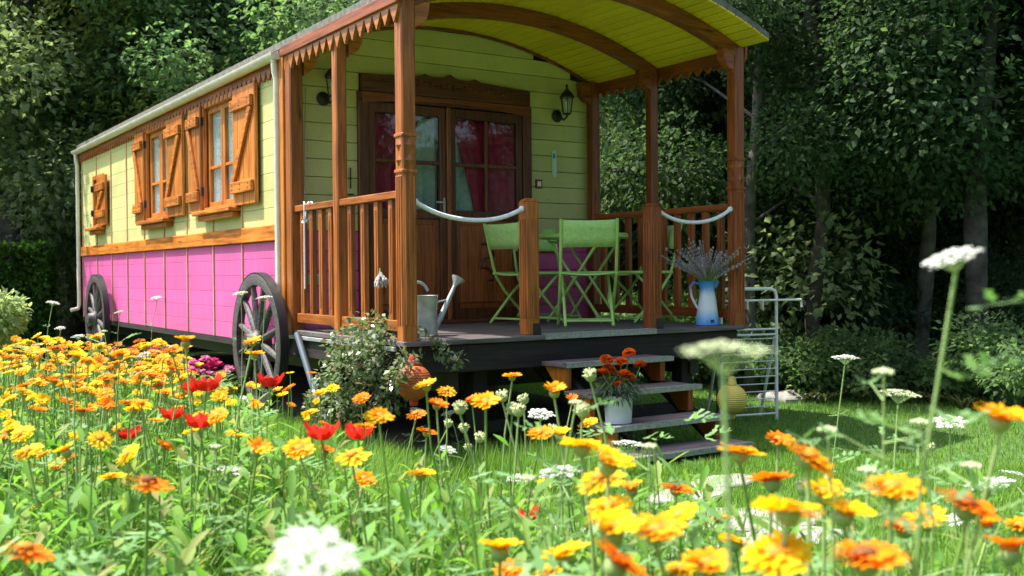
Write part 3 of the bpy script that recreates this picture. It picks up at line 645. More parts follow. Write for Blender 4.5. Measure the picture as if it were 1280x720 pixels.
# watering can
def watering_can():
    t = thing('watering_can', (.335, .36, DECK), R(2), 'galvanised watering can with long spout beside the corner post', 'watering can')
    build(MB().lathe([(.075, 0), (.082, .004), (.080, .02), (.078, .17), (.081, .19), (.084, .24), (.086, .245), (.079, .245), (.076, .24), (.072, .02)], 28), 'body', M['galv'], t, 0, True)
    build(MB().tube([(.07, 0, .05), (.12, 0, .115), (.19, 0, .245), (.225, 0, .31)], [.024, .018, .014, .012], 12), 'spout', M['galv'], t, 0, True)
    build(MB().lathe([(.012, -.02), (.02, .0), (.042, .03), (.044, .036), (.01, .042)], 18), 'rose', M['galv'], t, 0, True, (.228, 0, .315), (0, R(32), 0))
    build(MB().tube([(.0+.09*math.sin(a)*.85-.045, 0, .24+.085*math.cos(a)) for a in np.linspace(-1.75, 1.2, 14)], .010, 8), 'handle', M['galv'], t, 0, True)
    build(MB().tube([(.075, 0, .20), (.165, 0, .215)], .006, 6), 'strut', M['galv'], t, 0, True)
watering_can()
# enamel pitcher with lavender
def pitcher():
    x, y = 2.45, .13
    t = thing('enamel_pitcher', (x, y, DECK), R(-20), 'tall enamel pitcher fading from blue to white, by the corner post', 'pitcher')
    m, tt, b, o = nodes('blue_white_enamel'); tc = N(tt, 'ShaderNodeTexCoord'); sp = N(tt, 'ShaderNodeSeparateXYZ'); tt.links.new(tc.outputs['Object'], sp.inputs[0])
    mr = N(tt, 'ShaderNodeMapRange'); mr.inputs['From Max'].default_value = .31*S; tt.links.new(sp.outputs[2], mr.inputs[0])
    nz = noise(tt, 25, 3); ad = N(tt, 'ShaderNodeMath', operation='MULTIPLY_ADD'); ad.inputs[1].default_value = .08; tt.links.new(nz, ad.inputs[0]); tt.links.new(mr.outputs[0], ad.inputs[2])
    tt.links.new(ramp(tt, ad.outputs[0], [(.04, (.06, .26, .72)), (.2, (.22, .50, .85)), (.42, (.78, .82, .86)), (.7, (.74, .80, .86)), (.9, (.10, .34, .74)), (1, (.07, .28, .68))]), b.inputs['Base Color']); b.inputs['Roughness'].default_value = .25
    build(MB().lathe([(.075, 0), (.083, .003), (.082, .02), (.066, .14), (.052, .235), (.050, .25), (.058, .285), (.064, .305), (.060, .305), (.046, .25), (.06, .14)], 32), 'body', m, t, 0, True)
    build(MB().prism([(-.055, .262), (-.062, .305), (-.04, .318), (.04, .318), (.062, .305), (.055, .262)], 'y', -.003, .003).tube([(.045, 0, .27), (.078, 0, .307)], [.03, .018], 10), 'spout', m, t, 0, True)
    build(MB().tube([(-.058, 0, .285), (-.10, 0, .30), (-.128, 0, .27), (-.118, 0, .20), (-.075, 0, .12)], .0085, 8), 'handle', m, t, 0, True)
    build(MB().box(-.012, .012, -.0845, -.080, .022, .042), 'maker_mark', plain('dark_mark', (.03, .02, .06), .4), t)
    spray('lavender_bouquet', (x, y, DECK+.25), 80, .37, 1.15, M['stem_pale'], M['lav'], 'bouquet of greyish dried lavender standing in the enamel pitcher', 'bouquet', .0062, 9)
pitcher()
# ------------------------------------------------------------------ steps
def steps():
    t = thing('wooden_steps', (1.33, -.5, 0), 0, 'four open timber steps with metal nosings leading up to porch', 'steps')
    tops = [EYE-.536, EYE-.690, EYE-.848, EYE-.985]; fy = [-.31, -.56, -.79, -.98]; x0, x1 = .90, 1.73; ox, oy = 1.33, -.5
    for k in range(4):
        z, y = tops[k], fy[k]; xa = x0-.02*k+ (0 if k < 3 else .0); xb = x1
        tr = build(MB().box(xa-ox, xb-ox, y-oy, y+.25-oy, z-.026, z), 'tread', M['tread'], t, .004)
        build(MB().box(xa-ox, xb-ox, y-.006-oy, y-.0005-oy, z-.024, z+.003).box(xa-ox, xb-ox, y-oy, y+.03-oy, z+.0005, z+.004), 'nosing', M['nosing'], tr)
        mb = MB(); nn = int((xb-xa)/.022)
        for i in range(nn): mb.box(xa+i*.022-ox, xa+i*.022+.011-ox, y-.010-oy, y+.028-oy, z+.001, z+.007)
        build(mb, 'nosing_ribs', M['nosing'], tr)
        if k < 3:
            zb = tops[k+1]
            for x in (xa+.04, (xa+xb)/2, xb-.06):
                p = [(y+.05-oy, zb+.0), (y+.24-oy, zb+.0), (y+.245-oy, z-.027), (y+.02-oy, z-.027)]
                p = [(y+.03-oy, z-.027), (y+.03-oy, zb+.001), (y+.12-oy, zb+.001), (y+.25-oy, z-.027)] if x != (xa+xb)/2 else [(y+.16-oy, z-.027), (y+.16-oy, zb+.001), (y+.22-oy, zb+.001), (y+.22-oy, z-.027)]
                build(MB().prism(p, 'x', x-.02-ox, x+.02-ox), 'bracket', M['redz'] if x != xa+.04 else M['honeyz'], t, .003)
        else:
            for x in (xa+.06, xb-.08): build(MB().box(x-.03-ox, x+.03-ox, y+.04-oy, y+.22-oy, gnd(x, y)-.02, z-.027), 'foot_block', M['darkx'], t, .003)
    for x in (x0+.07, x1-.08):
        p = [(fy[3]+.1-oy, gnd(x, fy[3])-.01), (fy[3]+.26-oy, gnd(x, fy[3])-.01), (-.02-oy, tops[0]-.10), (-.02-oy, tops[0]-.03), (-.1-oy, tops[0]-.03)]
        build(MB().prism(p, 'x', x-.018-ox+.05, x+.018-ox+.05), 'stringer', M['blacky'], t, .003)
steps()
def flower_ball(mb, c, r, n, rr, flat=.7):
    """ruffled head of short petals"""
    for i in range(n):
        u = rr.random(); th = rr.uniform(0, 6.283); el = math.acos(1-1.25*u); d = Vector((math.sin(el)*math.cos(th), math.sin(el)*math.sin(th), math.cos(el)*flat))
        s = d.cross(Vector((0, 0, 1))); s = s.normalized() if s.length > .01 else Vector((1, 0, 0)); c0 = Vector(c)+d*r*.3; c1 = Vector(c)+d*r
        w = r*.34; mb.add([c0-s*w*.4, c1-s*w, c1+d*r*.12, c1+s*w, c0+s*w*.4], [(0, 1, 2, 3, 4)])
def leaf_strip(mb, p, d, L, wd, curl=.3, seg=3):
    p = Vector(p); d = Vector(d).normalized(); s = d.cross(Vector((0, 0, 1))); s = s.normalized() if s.length > .01 else Vector((1, 0, 0)); vs = []
    prof = [.25, 1, .85, .05] if seg == 3 else [.3, 1, .05]
    for i in range(seg+1):
        u = i/seg; q = p+d*L*u-Vector((0, 0, 1))*curl*L*u*u; vs += [q-s*wd*prof[i]/2, q+s*wd*prof[i]/2]
    mb.add(vs, [(2*i, 2*i+1, 2*i+3, 2*i+2) for i in range(seg)])
def marigold_pot():
    x, y, z = 1.0, -.66, EYE-.848+.002; rr = random.Random(4)
    t = thing('flower_pot', (x, y, z), 0, 'white bucket of orange marigolds standing on third step', 'flower pot')
    pot = build(MB().lathe([(.068, 0), (.073, .004), (.080, .14), (.084, .145), (.084, .155), (.077, .155), (.066, .02)], 28), 'bucket', M['pot'], t, 0, True); build(MB().lathe([(.01, .13), (.075, .13), (.075, .135), (.01, .14)], 20), 'soil', M['soil'], t)
    lf = MB()
    for i in range(420):
        th = rr.uniform(0, 6.283); r = .10*math.sqrt(rr.random()); zz = .13+rr.random()*.17*(1-r*3); d = (math.cos(th)*.8, math.sin(th)*.8, rr.uniform(-.5, .9)); leaf_strip(lf, (r*math.cos(th), r*math.sin(th), zz), d, rr.uniform(.05, .09), .010, .5)
    build(lf, 'foliage', leafmat('marigold_leaf', [(.05, .09, .05), (.09, .14, .08), (.06, .12, .04)], .2), t, fixn=False)
    for px, py in ((762, 455), (751, 469), (785, 459), (798, 449), (805, 463), (779, 472), (788, 477), (774, 485), (766, 466)):
        hx = (px-779)*.0047; hz = .14+(501-py)*.0047; hy = rr.uniform(-.05, .02)
        st = build(MB().tube([(hx*.3, hy*.3, .15), (hx*.7, hy, (.15+hz)/2), (hx, hy, hz-.01)], .003, 5), 'stem', M['stem'], t, fixn=False)
        mb = MB(); flower_ball(mb, (0, 0, 0), .036, 80, rr); build(mb, 'marigold_head', M['mari'], t, fixn=False, loc=(hx, hy, hz), rot=(rr.uniform(-.3, .5), rr.uniform(-.3, .3), 0))
marigold_pot()
# ------------------------------------------------------------------ lanterns, drying rack, stake
def paper_lantern(loc, r, mat, label, cap, hang):
    t = thing('paper_lantern', loc, 0, label, 'paper lantern'); pr = [(r*.25, -r)]; n = 22
    for i in range(1, n*2): a = -math.pi/2+math.pi*i/(2*n); pr.append(((r*math.cos(a))*(1 if i % 2 else .965)+.004, r*math.sin(a)*1.0))
    pr.append((r*.25, r)); build(MB().lathe(pr, 28), 'ribbed_globe', mat, t, 0, True)
    build(MB().lathe([(r*.28, 0), (r*.34, .004), (r*.24, .05), (.004, .055)], 16, (0, 0, r*.97)), 'cap', cap, t, 0, True); build(MB().lathe([(.004, -.03), (r*.22, -.03), (r*.27, .0), (.004, .004)], 16, (0, 0, -r*.98)), 'base', cap, t, 0, True)
    build(MB().tube([(0, 0, r), hang], .0035, 5), 'hook_wire', M['iron'], t)
p = pt(517, 478, 5.66); paper_lantern(tuple(p), .096, M['paper_o'], 'round orange ribbed paper lantern hanging under the corner post', M['paper_r'], (.01, .22, .20))
p = pt(915, 499, 6.55); paper_lantern(tuple(p), .092, M['paper_y'], 'round pale yellow paper lantern hung beside the steps', M['paper_y'], (-.02, 0, .17))
def crook(x, y):
    z = gnd(x, y); t = thing('garden_crook', (x, y, z), 0, 'black iron plant crook on small white block beside steps', 'garden stake')
    build(MB().tube([(0, 0, -.03), (0, 0, .42), (.0, 0, .50), (-.03, .0, .535), (-.085, 0, .53), (-.11, 0, .51)], [.014, .014, .013, .012, .010, .006], 8), 'iron_bar', M['iron'], t, 0, True)
    build(MB().tube([(0, 0, .46), (.05, 0, .50), (.09, 0, .49)], .008, 6), 'side_hook', M['iron'], t, 0, True); build(MB().box(-.05, .05, -.05, .05, -.02, .10), 'white_block', M['stone'], t, .008)
    build(MB().tube([(.10, 0, -.03), (.095, 0, .46)], .008, 6), 'wooden_stake', M['honeyz'], t)
p = pt(898, 500, 6.62); crook(p[0], p[1])
def rack():
    x0, y0 = 2.78, .33; x1, y1 = 3.24, .22; t = thing('drying_rack', (x0, y0, gnd(x0, y0)), math.atan2(y1-y0, x1-x0), 'white tubular folding drying rack standing on lawn beside wagon', 'drying rack')
    L = math.hypot(x1-x0, y1-y0); H = .98; fr = MB()
    c = [(0, 0, 0), (0, 0, H-.05), (.015, 0, H-.015), (.05, 0, H), (L-.05, 0, H), (L-.015, 0, H-.015), (L, 0, H-.05), (L, 0, 0)]; build(fr.tube(c, .013, 10), 'frame', M['white'], t, 0, True)
    build(MB().tube([(0, .02, .62), (0, .22, 0)], .011, 8), 'back_leg', M['white'], t, 0, True); build(MB().tube([(L, .02, .62), (L, .22, 0)], .011, 8), 'back_leg', M['white'], t, 0, True)
    for i in range(11): z = .05+i*.056; build(MB().tube([(0, 0, z), (L, 0, z)], .0042 if i else .008, 6), 'rung', M['white'], t, 0, True)
    for z in (.68, .64): build(MB().tube([(0, 0, z), (L, 0, z)], .008, 6), 'rung', M['white'], t, 0, True)
    build(MB().tube([(-.05, -.03, H-.085), (L+.20, -.03, H-.085), (L+.205, -.03, H-.14)], .008, 8), 'hanger_bar', M['white'], t, 0, True)
    for u in (.12, .20, .33): build(MB().box(u-.006, u+.006, -.045, -.015, H-.15, H-.075), 'peg', M['white'], t, .002)
rack()
# ------------------------------------------------------------------ foliage generators
def leaves_np(P, Dv, Nv, L, Wd):
    """flat kite-shaped leaves: base P, direction D, blade normal N"""
    Dv = Dv/np.linalg.norm(Dv, axis=1, keepdims=True); Sd = np.cross(Dv, Nv); Sd /= np.maximum(np.linalg.norm(Sd, axis=1, keepdims=True), 1e-6)
    Nn = np.cross(Sd, Dv); L = L[:, None]; Wd = Wd[:, None]
    V = np.stack([P, P+Dv*L*.45-Sd*Wd*.5+Nn*Wd*.15, P+Dv*L+Nn*L*-.08, P+Dv*L*.45+Sd*Wd*.5+Nn*Wd*.15], 1).reshape(-1, 3)
    n = len(P); F = (np.arange(n)*4)[:, None]+np.array([0, 1, 2, 3]); return V, F
def unit(a): return a/np.maximum(np.linalg.norm(a, axis=-1, keepdims=True), 1e-6)
def crown_mesh(name, seed, centers, radii, n, L, mat, flat=.8, droop=.25):
    g = np.random.default_rng(seed); centers = np.array(centers, float); radii = np.array(radii, float)
    pr = radii**2; idx = g.choice(len(centers), n, p=pr/pr.sum()); d = unit(g.normal(size=(n, 3))); rad = radii[idx]*(g.random(n)**.45)
    d2 = d.copy(); d2[:, 2] *= flat; P = centers[idx]+d2*rad[:, None]
    dirv = unit(d*.8+g.normal(size=(n, 3))*.6); dirv[:, 2] -= droop; nv = unit(np.array([0, 0, 1.])+g.normal(size=(n, 3))*.55+d*.4)
    l = L*g.uniform(.6, 1.25, n); V, F = leaves_np(P, dirv, nv, l, l*g.uniform(.5, .75, n)); return npmesh(name, V, F, mat)
def branchy(seed, H, trunk_r, z_crown, R_crown, nbr, twin=False, lean=(0, 0)):
    """trunk tube + limbs, and clump centres for the crown"""
    rr = random.Random(seed); mb = MB(); pts = []; m = 16; ph = rr.uniform(0, 6)
    for i in range(m+1):
        u = i/m; pts.append((lean[0]*u*u*H+.22*math.sin(u*9+ph)*u**.7+.03*rr.uniform(-1, 1), lean[1]*u*u*H+.2*math.cos(u*7.3+ph)*u**.7+.03*rr.uniform(-1, 1), u*H*.92-.1))
    mb.tube(pts, [trunk_r*(1.5 if i == 0 else 1)*(1-.8*i/m)*rr.uniform(.9, 1.14) for i in range(m+1)], 10); cen = []; rad = []
    for k in range(nbr):
        u = (z_crown/H)+(1-z_crown/H)*((k+.5)/nbr)*.92; i = min(int(u*m), m-1); f = u*m-i; a = Vector(pts[i]).lerp(Vector(pts[i+1]), f)
        th = k*2.4+rr.uniform(-.5, .5); prof = math.sin(math.pi*min(1, max(.12, (u-z_crown/H)/(1-z_crown/H)*.85+.15)))
        l = R_crown*prof*rr.uniform(.65, 1.15); e = a+Vector((math.cos(th)*l, math.sin(th)*l, l*rr.uniform(.1, .5))); mid = a.lerp(e, .5)+Vector((0, 0, l*.08))
        mb.tube([a, mid, e], [trunk_r*.32*(1-.5*u), trunk_r*.2*(1-.5*u), .012], 6, False)
        for f, rs in ((1, .34), (.72, .30), (.45, .24)):
            c = a.lerp(e, f)+Vector((rr.uniform(-.3, .3), rr.uniform(-.3, .3), rr.uniform(-.15, .3))); cen.append(tuple(c)); rad.append(R_crown*rs*rr.uniform(.7, 1.2))
    cen.append(pts[-1]); rad.append(R_crown*.3); return mb, cen, rad
PROTO = {}
def proto(kind, seed, H, tr, zc, Rc, nbr, n, L, mat, bark, droop=.25, flat=.8, lean=(0, 0)):
    mb, cen, rad = branchy(seed, H, tr, zc, Rc, nbr, lean=lean)
    me = mb.mesh('trunk', M[bark], True); PROTO[kind] = (me, crown_mesh('crown', seed, cen, rad, n, L, M[mat], flat, droop))
def plant_tree(kind, x, y, rz, sc, name, label, group, sz=1.0, z=None):
    t = thing(name, (x, y, gnd(x, y) if z is None else z), rz, label, 'tree', group); t.scale = (sc, sc, sc*sz)
    link('trunk', PROTO[kind][0], t); link('crown', PROTO[kind][1], t); return t
proto('forest_a', 21, 8.5, .10, 2.2, 2.1, 18, 42000, .066, 'tree_dark', 'bark')
proto('forest_b', 22, 9.0, .075, 1.7, 2.0, 18, 42000, .066, 'tree_dark', 'bark_pale', lean=(.012, .0))
proto('back_a', 31, 8.0, .2, 1.0, 2.7, 20, 30000, .125, 'tree_mid', 'bark'); proto('back_b', 32, 7.5, .2, .9, 2.6, 20, 42000, .09, 'tree_dark', 'bark'); proto('olive', 35, 8.2, .18, .9, 2.4, 20, 30000, .11, 'tree_olive', 'bark')
proto('light', 33, 6.2, .14, .6, 1.9, 20, 26000, .085, 'tree_light', 'bark', .15); proto('mid', 34, 7.2, .16, .8, 2.2, 20, 28000, .10, 'tree_mid', 'bark')
k = 0
# the wood on the right: trunks one can see
for px, d, kind, rz, sc, lab in ((965, 11.2, 'light', 2.0, 1.15, 'pale leaved young tree in a gap of the wood'), (940, 9.6, 'forest_b', .3, .95, 'slim grey tree trunk just beyond the drying rack'), (1017, 9.7, 'forest_a', 1.0, .85, 'dark leaning tree at the lawn edge behind the rack'),
        (1050, 11.5, 'forest_b', 2.3, .8, 'thin dark tree inside the wood behind the leaning tree'), (1150, 10.4, 'forest_b', 4.1, 1.05, 'grey forked tree rising from the lawn border'),
        (1228, 9.3, 'forest_a', 2.9, 1.1, 'thick straight dark tree trunk at the lawn border'), (845, 11.8, 'forest_b', 5.0, 1.0, 'pale slim tree trunk seen through the porch opening'),
        (905, 12.5, 'forest_b', .9, 1.0, 'pale tree trunk half hidden by the red corner post'), (1330, 9.8, 'forest_a', 5.2, 1.0, 'dark tree overhanging the right end of the lawn')):
    g = ground_px(px, d); plant_tree(kind, g[0], g[1], rz, sc, 'forest_tree', lab, 'trees at the edge of the wood')
for px, d, rz, sc in ((770, 13.5, .4, 1), (820, 15.2, 1.2, 1.1), (880, 14.6, 2.0, 1), (960, 13.6, 3.3, 1), (1030, 14.8, 4.4, 1.1), (1090, 13.0, 5.0, .95), (1190, 13.2, 1.8, 1.0), (1270, 12.4, .2, 1.0), (1350, 12.2, 2.2, 1.0), (1110, 16.5, 2.9, 1.15), (1000, 17.5, 3.0, 1.2), (1200, 16.8, 4.2, 1.2), (1300, 16, .9, 1.2), (900, 18, 2.2, 1.2), (790, 18.5, 3.2, 1.2)):
    g = ground_px(px, d); far = 'farther back in the wood behind the ' if d > 16 else 'deep in the wood behind the '
    what = {770: 'porch corner downpipe', 820: 'right porch post', 880: 'red side railing', 960: 'slim grey trunk', 1030: 'leaning tree', 1090: 'rounded bush', 1190: 'low border plants', 1270: 'thick straight trunk', 1350: 'overhanging dark tree', 1110: 'forked grey tree', 1000: 'leaning dark tree', 1200: 'thick trunk', 1300: 'right hand bush', 900: 'red corner post', 790: 'green chairs'}[px]
    plant_tree('back_b', g[0], g[1], rz, sc, 'forest_tree', 'dense dark leafy tree '+far+what, 'dense trees deep in the wood')
# the trees behind and left of the wagon
for px, d, kind, rz, sc, lab in ((25, 15.2, 'light', .5, 1.45, 'pale green willowy tree beyond the hedge'), (95, 17.0, 'mid', 1.9, 1.05, 'mid green tree behind the far end of wagon'), (-70, 16.2, 'mid', 4.0, 1.1, 'green tree beside the willowy pale tree'),
        (190, 17, 'olive', 3.1, 1.1, 'bushy green tree rising over the wagon roof ridge'), (265, 15.5, 'mid', 5.1, .9, 'bright leafy tree above the middle of the long roof'), (360, 16.5, 'back_a', .7, 1.0, 'green tree above the porch end of the roof'),
        (60, 19.5, 'back_b', 2.6, 1.25, 'dark tall tree behind the pale willowy tree'), (150, 21, 'back_a', 4.9, 1.25, 'dark tall tree on the slope behind the wagon'), (235, 21, 'olive', 1.3, 1.3, 'yellowish tall tree on the slope behind the wagon'),
        (320, 21, 'back_a', 3.6, 1.2, 'dark tree high above the wagon roof'), (420, 19, 'back_b', 5.6, 1.15, 'dark tree close over the toothed porch fascia'), (480, 18, 'back_a', 2.2, 1.05, 'tree hidden behind the porch post and fascia'), (-20, 21, 'back_b', .2, 1.3, 'dark tree behind the hedge corner'), (560, 19, 'back_b', 1.5, 1.1, 'dark tree behind the arched porch roof'), (660, 18, 'back_b', 3.8, 1.1, 'dark tree behind the green porch wall')):
    g = ground_px(px, d); plant_tree(kind, g[0], g[1], rz, sc, 'garden_tree', lab, 'trees behind the wagon')
# trees across the garden, mirrored in the door panes
for x, y, rz, sc in ((-9.5, -10.5, .3, 1.2), (-6, -13, 1.4, 1.1), (-1.5, -13.5, 2.6, 1.2), (3, -12.5, 3.7, 1.1), (7.5, -11, 4.8, 1.2)):
    plant_tree('back_b', x, y, rz, sc, 'garden_tree', 'dark tree across the garden, reflected in the door panes', 'trees across the garden')
# hedge on the left
def hedge():
    t = None; g = np.random.default_rng(5); x0, x1, y0, y1, H = -4.2, -.15, 9.3, 10.6, 1.34
    cx, cy = (x0+x1)/2, (y0+y1)/2; t = thing('clipped_hedge', (cx, cy, gnd(cx, cy)), R(-14), 'clipped dark green hedge beyond the far end of wagon', 'hedge')
    n = 26000; f = g.random(n); P = np.empty((n, 3)); nv = np.zeros((n, 3)); hx, hy = (x1-x0)/2, (y1-y0)/2
    a = f < .45; b = (f >= .45) & (f < .6); c = f >= .6
    P[:, 0] = g.uniform(-hx, hx, n); P[:, 1] = g.uniform(-hy, hy, n); P[:, 2] = g.uniform(.02, H, n)
    P[a, 1] = -hy+.12*g.random(a.sum()); nv[a] = (0, -1, .3); P[b, 0] = hx-.12*g.random(b.sum()); nv[b] = (1, 0, .3); P[c, 2] = H-.12*g.random(c.sum())+.05*np.sin(P[c, 0]*3); nv[c] = (0, 0, 1)
    dv = unit(nv+g.normal(size=(n, 3))*.7); l = g.uniform(.05, .10, n); V, F = leaves_np(P, dv, unit(nv+g.normal(size=(n, 3))*.8), l, l*.55); link('foliage', npmesh('foliage', V, F, M['hedge']), t)
    build(MB().box(-hx+.1, hx-.1, -hy+.1, hy-.1, -.1, H-.1), 'dark_core', M['dim'], t)  # solid near-black box filling the hedge behind its leaves
hedge()
def bush(px, d, r, h, label, seed, mat='tree_mid', L=.055, n=4800, name='bush'):
    x, y, z = ground_px(px, d); rr = random.Random(seed); t = thing(name, (x, y, z), rr.uniform(0, 6), label, 'bush', 'bushes along the wood edge')
    cen = []; rad = []; mb = MB()
    for k in range(11):
        th = k*2.4; q = r*math.sqrt((k+.5)/11); c = (q*math.cos(th), q*math.sin(th), h*(.25+.6*rr.random()*(1-.4*q/r))); cen.append(c); rad.append(r*.42*rr.uniform(.7, 1.2)); mb.tube([(0, 0, -.05), (c[0]*.4, c[1]*.4, c[2]*.5), c], [.016, .012, .005], 5, False)
    build(mb, 'stems', M['bark'], t, fixn=False); link('foliage', crown_mesh('foliage', seed, cen, rad, n, L, M[mat], .85, .2), t)
for i, (px, d, r, h, lab) in enumerate(((985, 9.5, .4, .7, 'leafy bush at the foot of the slim grey trunk'), (1050, 9.3, .6, .75, 'rounded bush between leaning tree and forked tree'), (1112, 9.3, .35, .4, 'low bush left of the forked grey tree'), (1190, 9.1, .3, .35, 'low bush between the forked tree and thick trunk'),
        (1290, 8.4, .7, .8, 'dense bush at the right end of the lawn'), (880, 10.4, .7, 1.0, 'bush showing through the red balusters'), (800, 10.8, .8, 1.1, 'bush behind the green table and chairs'), (740, 11.2, .8, 1.2, 'bush behind the porch corner downpipe'), (1090, 11, .9, 1.7, 'tall shrub in the shade behind the border'), (1180, 11.4, .9, 1.8, 'tall dark shrub behind the thick trunk'), (1000, 11, .9, 1.8, 'tall shrub behind the leaning tree'), (1270, 10.6, .9, 1.9, 'tall shrub behind the right hand bush'), (930, 11.2, .8, 1.7, 'shrub behind the slim grey trunk'),
        (-45, 8.2, .4, .95, 'pale leaved bush beside the clipped hedge'))):
    bush(px, d, r, h, lab, 50+i, 'tree_light' if i in (13,) else ('tree_mid' if i < 8 else 'tree_dark'))
# strap leaved border plants and stones
for i, (px, d) in enumerate(((1005, 8.9), (1030, 8.8), (1165, 8.75), (1205, 8.5), (1075, 8.85), (1135, 8.8))):
    x, y, z = ground_px(px, d); rr = random.Random(80+i); t = thing('border_plant', (x, y, z), 0, 'strap leaved border plant at the edge of the lawn', 'plant', 'strap leaved plants at the lawn edge'); mb = MB()
    for j in range(34):
        th = rr.uniform(0, 6.283); leaf_strip(mb, (0, 0, 0), (math.cos(th)*.7, math.sin(th)*.7, 1), rr.uniform(.2, .36), .018, .55)
    build(mb, 'leaves', M['iris'], t, fixn=False)
def rock(x, y, r, label, seed, flat=.5, name='stone', group=None, mat='stone', emb=.35):
    rr = random.Random(seed); mb = MB(); mb.ball((0, 0, 0), r, 10, 7, flat); mb.v = [(a*(1+.25*math.sin(7*b/r+seed)), b*(1+.22*math.sin(6*a/r+2*seed)), c*(1+.1*math.sin(5*(a+b)/r))) for a, b, c in mb.v]
    o = build(mb, name, M[mat], None, 0, True, (x, y, gnd(x, y)+r*flat*(1-2*emb)), (0, 0, rr.uniform(0, 6))); tag(o, label, 'stone', group)
for i, (px, d, r) in enumerate(((985, 9.0, .16), (1000, 9.05, .12), (968, 9.1, .14), (1020, 9.1, .1))):
    g = ground_px(px, d); rock(g[0], g[1], r, 'grey border stone at the foot of the bushes', i, group='stones along the lawn border')
# paved path in front of the steps
for i, (x, y, rx, ry) in enumerate(((.62, -1.62, .26, .15), (.95, -1.52, .24, .12), (.28, -1.95, .34, .2), (-.02, -2.25, .3, .22), (.62, -2.1, .3, .2), (.3, -2.55, .36, .25), (-.25, -1.9, .24, .16), (-.4, -2.4, .3, .2))):
    rr = random.Random(i); p = []; n = 9
    for k in range(n): a = 2*math.pi*k/n; q = rr.uniform(.82, 1.08); p.append((rx*q*math.cos(a), ry*q*math.sin(a)))
    o = build(MB().prism(p, 'z', -.04, .03), 'path_slab', M['stone'], None, .008, False, (x, y, gnd(x, y))); tag(o, 'irregular pale stone slab of the path before the steps', 'paving slab', 'stone slabs of the path')
# ------------------------------------------------------------------ lawn grass
def lawn():
    g = np.random.default_rng(77); pts = []
    def region(n, x0, x1, y0, y1, keep, h0, h1):
        x = g.uniform(x0, x1, n); y = g.uniform(y0, y1, n); k = keep(x, y); x = x[k]; y = y[k]; pts.append((x, y, g.uniform(h0, h1, len(x))))
    inw = lambda x, y: (x > .02) & (x < 2.6) & (y > .1) & (y < 8.4)
    region(80000, 1.6, 8.0, -3.0, 3.4, lambda x, y: ~inw(x, y), .018, .042)
    region(45000, 2.6, 9.0, 3.0, 9.0, lambda x, y: ~inw(x, y), .018, .042)
    region(60000, -.8, 2.2, -2.0, .2, lambda x, y: ~((x > .8) & (x < 1.78) & (y > -1.08)), .02, .055)
    region(50000, -1.3, .06, -.6, 5.0, lambda x, y: x > -1.2, .05, .12)
    region(60000, -1.6, 3.4, -3.7, -1.9, lambda x, y: g.random(len(x)) < .9, .02, .06)
    region(4000, .05, 1.2, -1.2, -.5, lambda x, y: (x > .1) & (x < .78), .10, .2)
    x = np.concatenate([p[0] for p in pts]); y = np.concatenate([p[1] for p in pts]); h = np.concatenate([p[2] for p in pts]); n = len(x)
    P = np.stack([x, y, gz(x, y)], 1); th = g.uniform(0, 2*np.pi, n); bend = g.uniform(.1, .7, n); wd = g.uniform(.005, .009, n)
    sd = np.stack([-np.sin(th), np.cos(th), 0*th], 1); dv = np.stack([np.cos(th)*bend, np.sin(th)*bend, np.ones(n)], 1)
    V = np.stack([P-sd*wd[:, None]/2, P+sd*wd[:, None]/2, P+dv*h[:, None]], 1).reshape(-1, 3); F = np.arange(n*3).reshape(-1, 3)
    tag(link('lawn_grass', npmesh('lawn_grass', V, F, M['grass'])), 'mown green lawn grass round the wagon', 'grass', None, 'stuff')
lawn()
# ------------------------------------------------------------------ climbing rose by the corner post
def climber():
    rr = random.Random(3); cen = []; rad = []; x0, y0, _ = ground_px(455, 6.1); t = thing('climbing_shrub', (x0, y0, gnd(x0, y0)), 0, 'glossy small leaved climbing shrub sprawling over corner of deck', 'shrub'); mb = MB()
    for px, py, d, r in ((425, 500, 6.2, .09), (440, 455, 6.15, .12), (460, 420, 6.1, .11), (480, 440, 6.0, .12), (500, 420, 6.0, .10), (470, 475, 6.1, .11), (430, 430, 6.3, .09), (505, 450, 5.95, .07), (410, 470, 6.25, .06), (405, 510, 6.2, .09), (440, 510, 6.1, .10), (490, 495, 6.0, .07), (530, 432, 5.9, .05), (550, 436, 5.85, .04), (565, 455, 5.85, .03), (572, 448, 5.85, .03), (486, 405, 6.05, .05), (395, 500, 6.25, .06), (500, 462, 5.55, .05), (492, 478, 5.55, .045), (508, 447, 5.55, .04)):
        p = Vector(pt(px, py, d))-Vector((x0, y0, gnd(x0, y0))); cen.append(tuple(p)); rad.append(r*1.3)
        if py > 430 and px < 515: mb.tube([(0, 0, 0), (p.x*.2, p.y*.2, p.z*.6), p], [.006, .004, .002], 5, False)
    build(mb, 'branches', M['bark'], t, fixn=False); link('leaves', crown_mesh('leaves', 12, cen, rad, 3000, .042, M['shrub'], 1., .1), t)
climber()
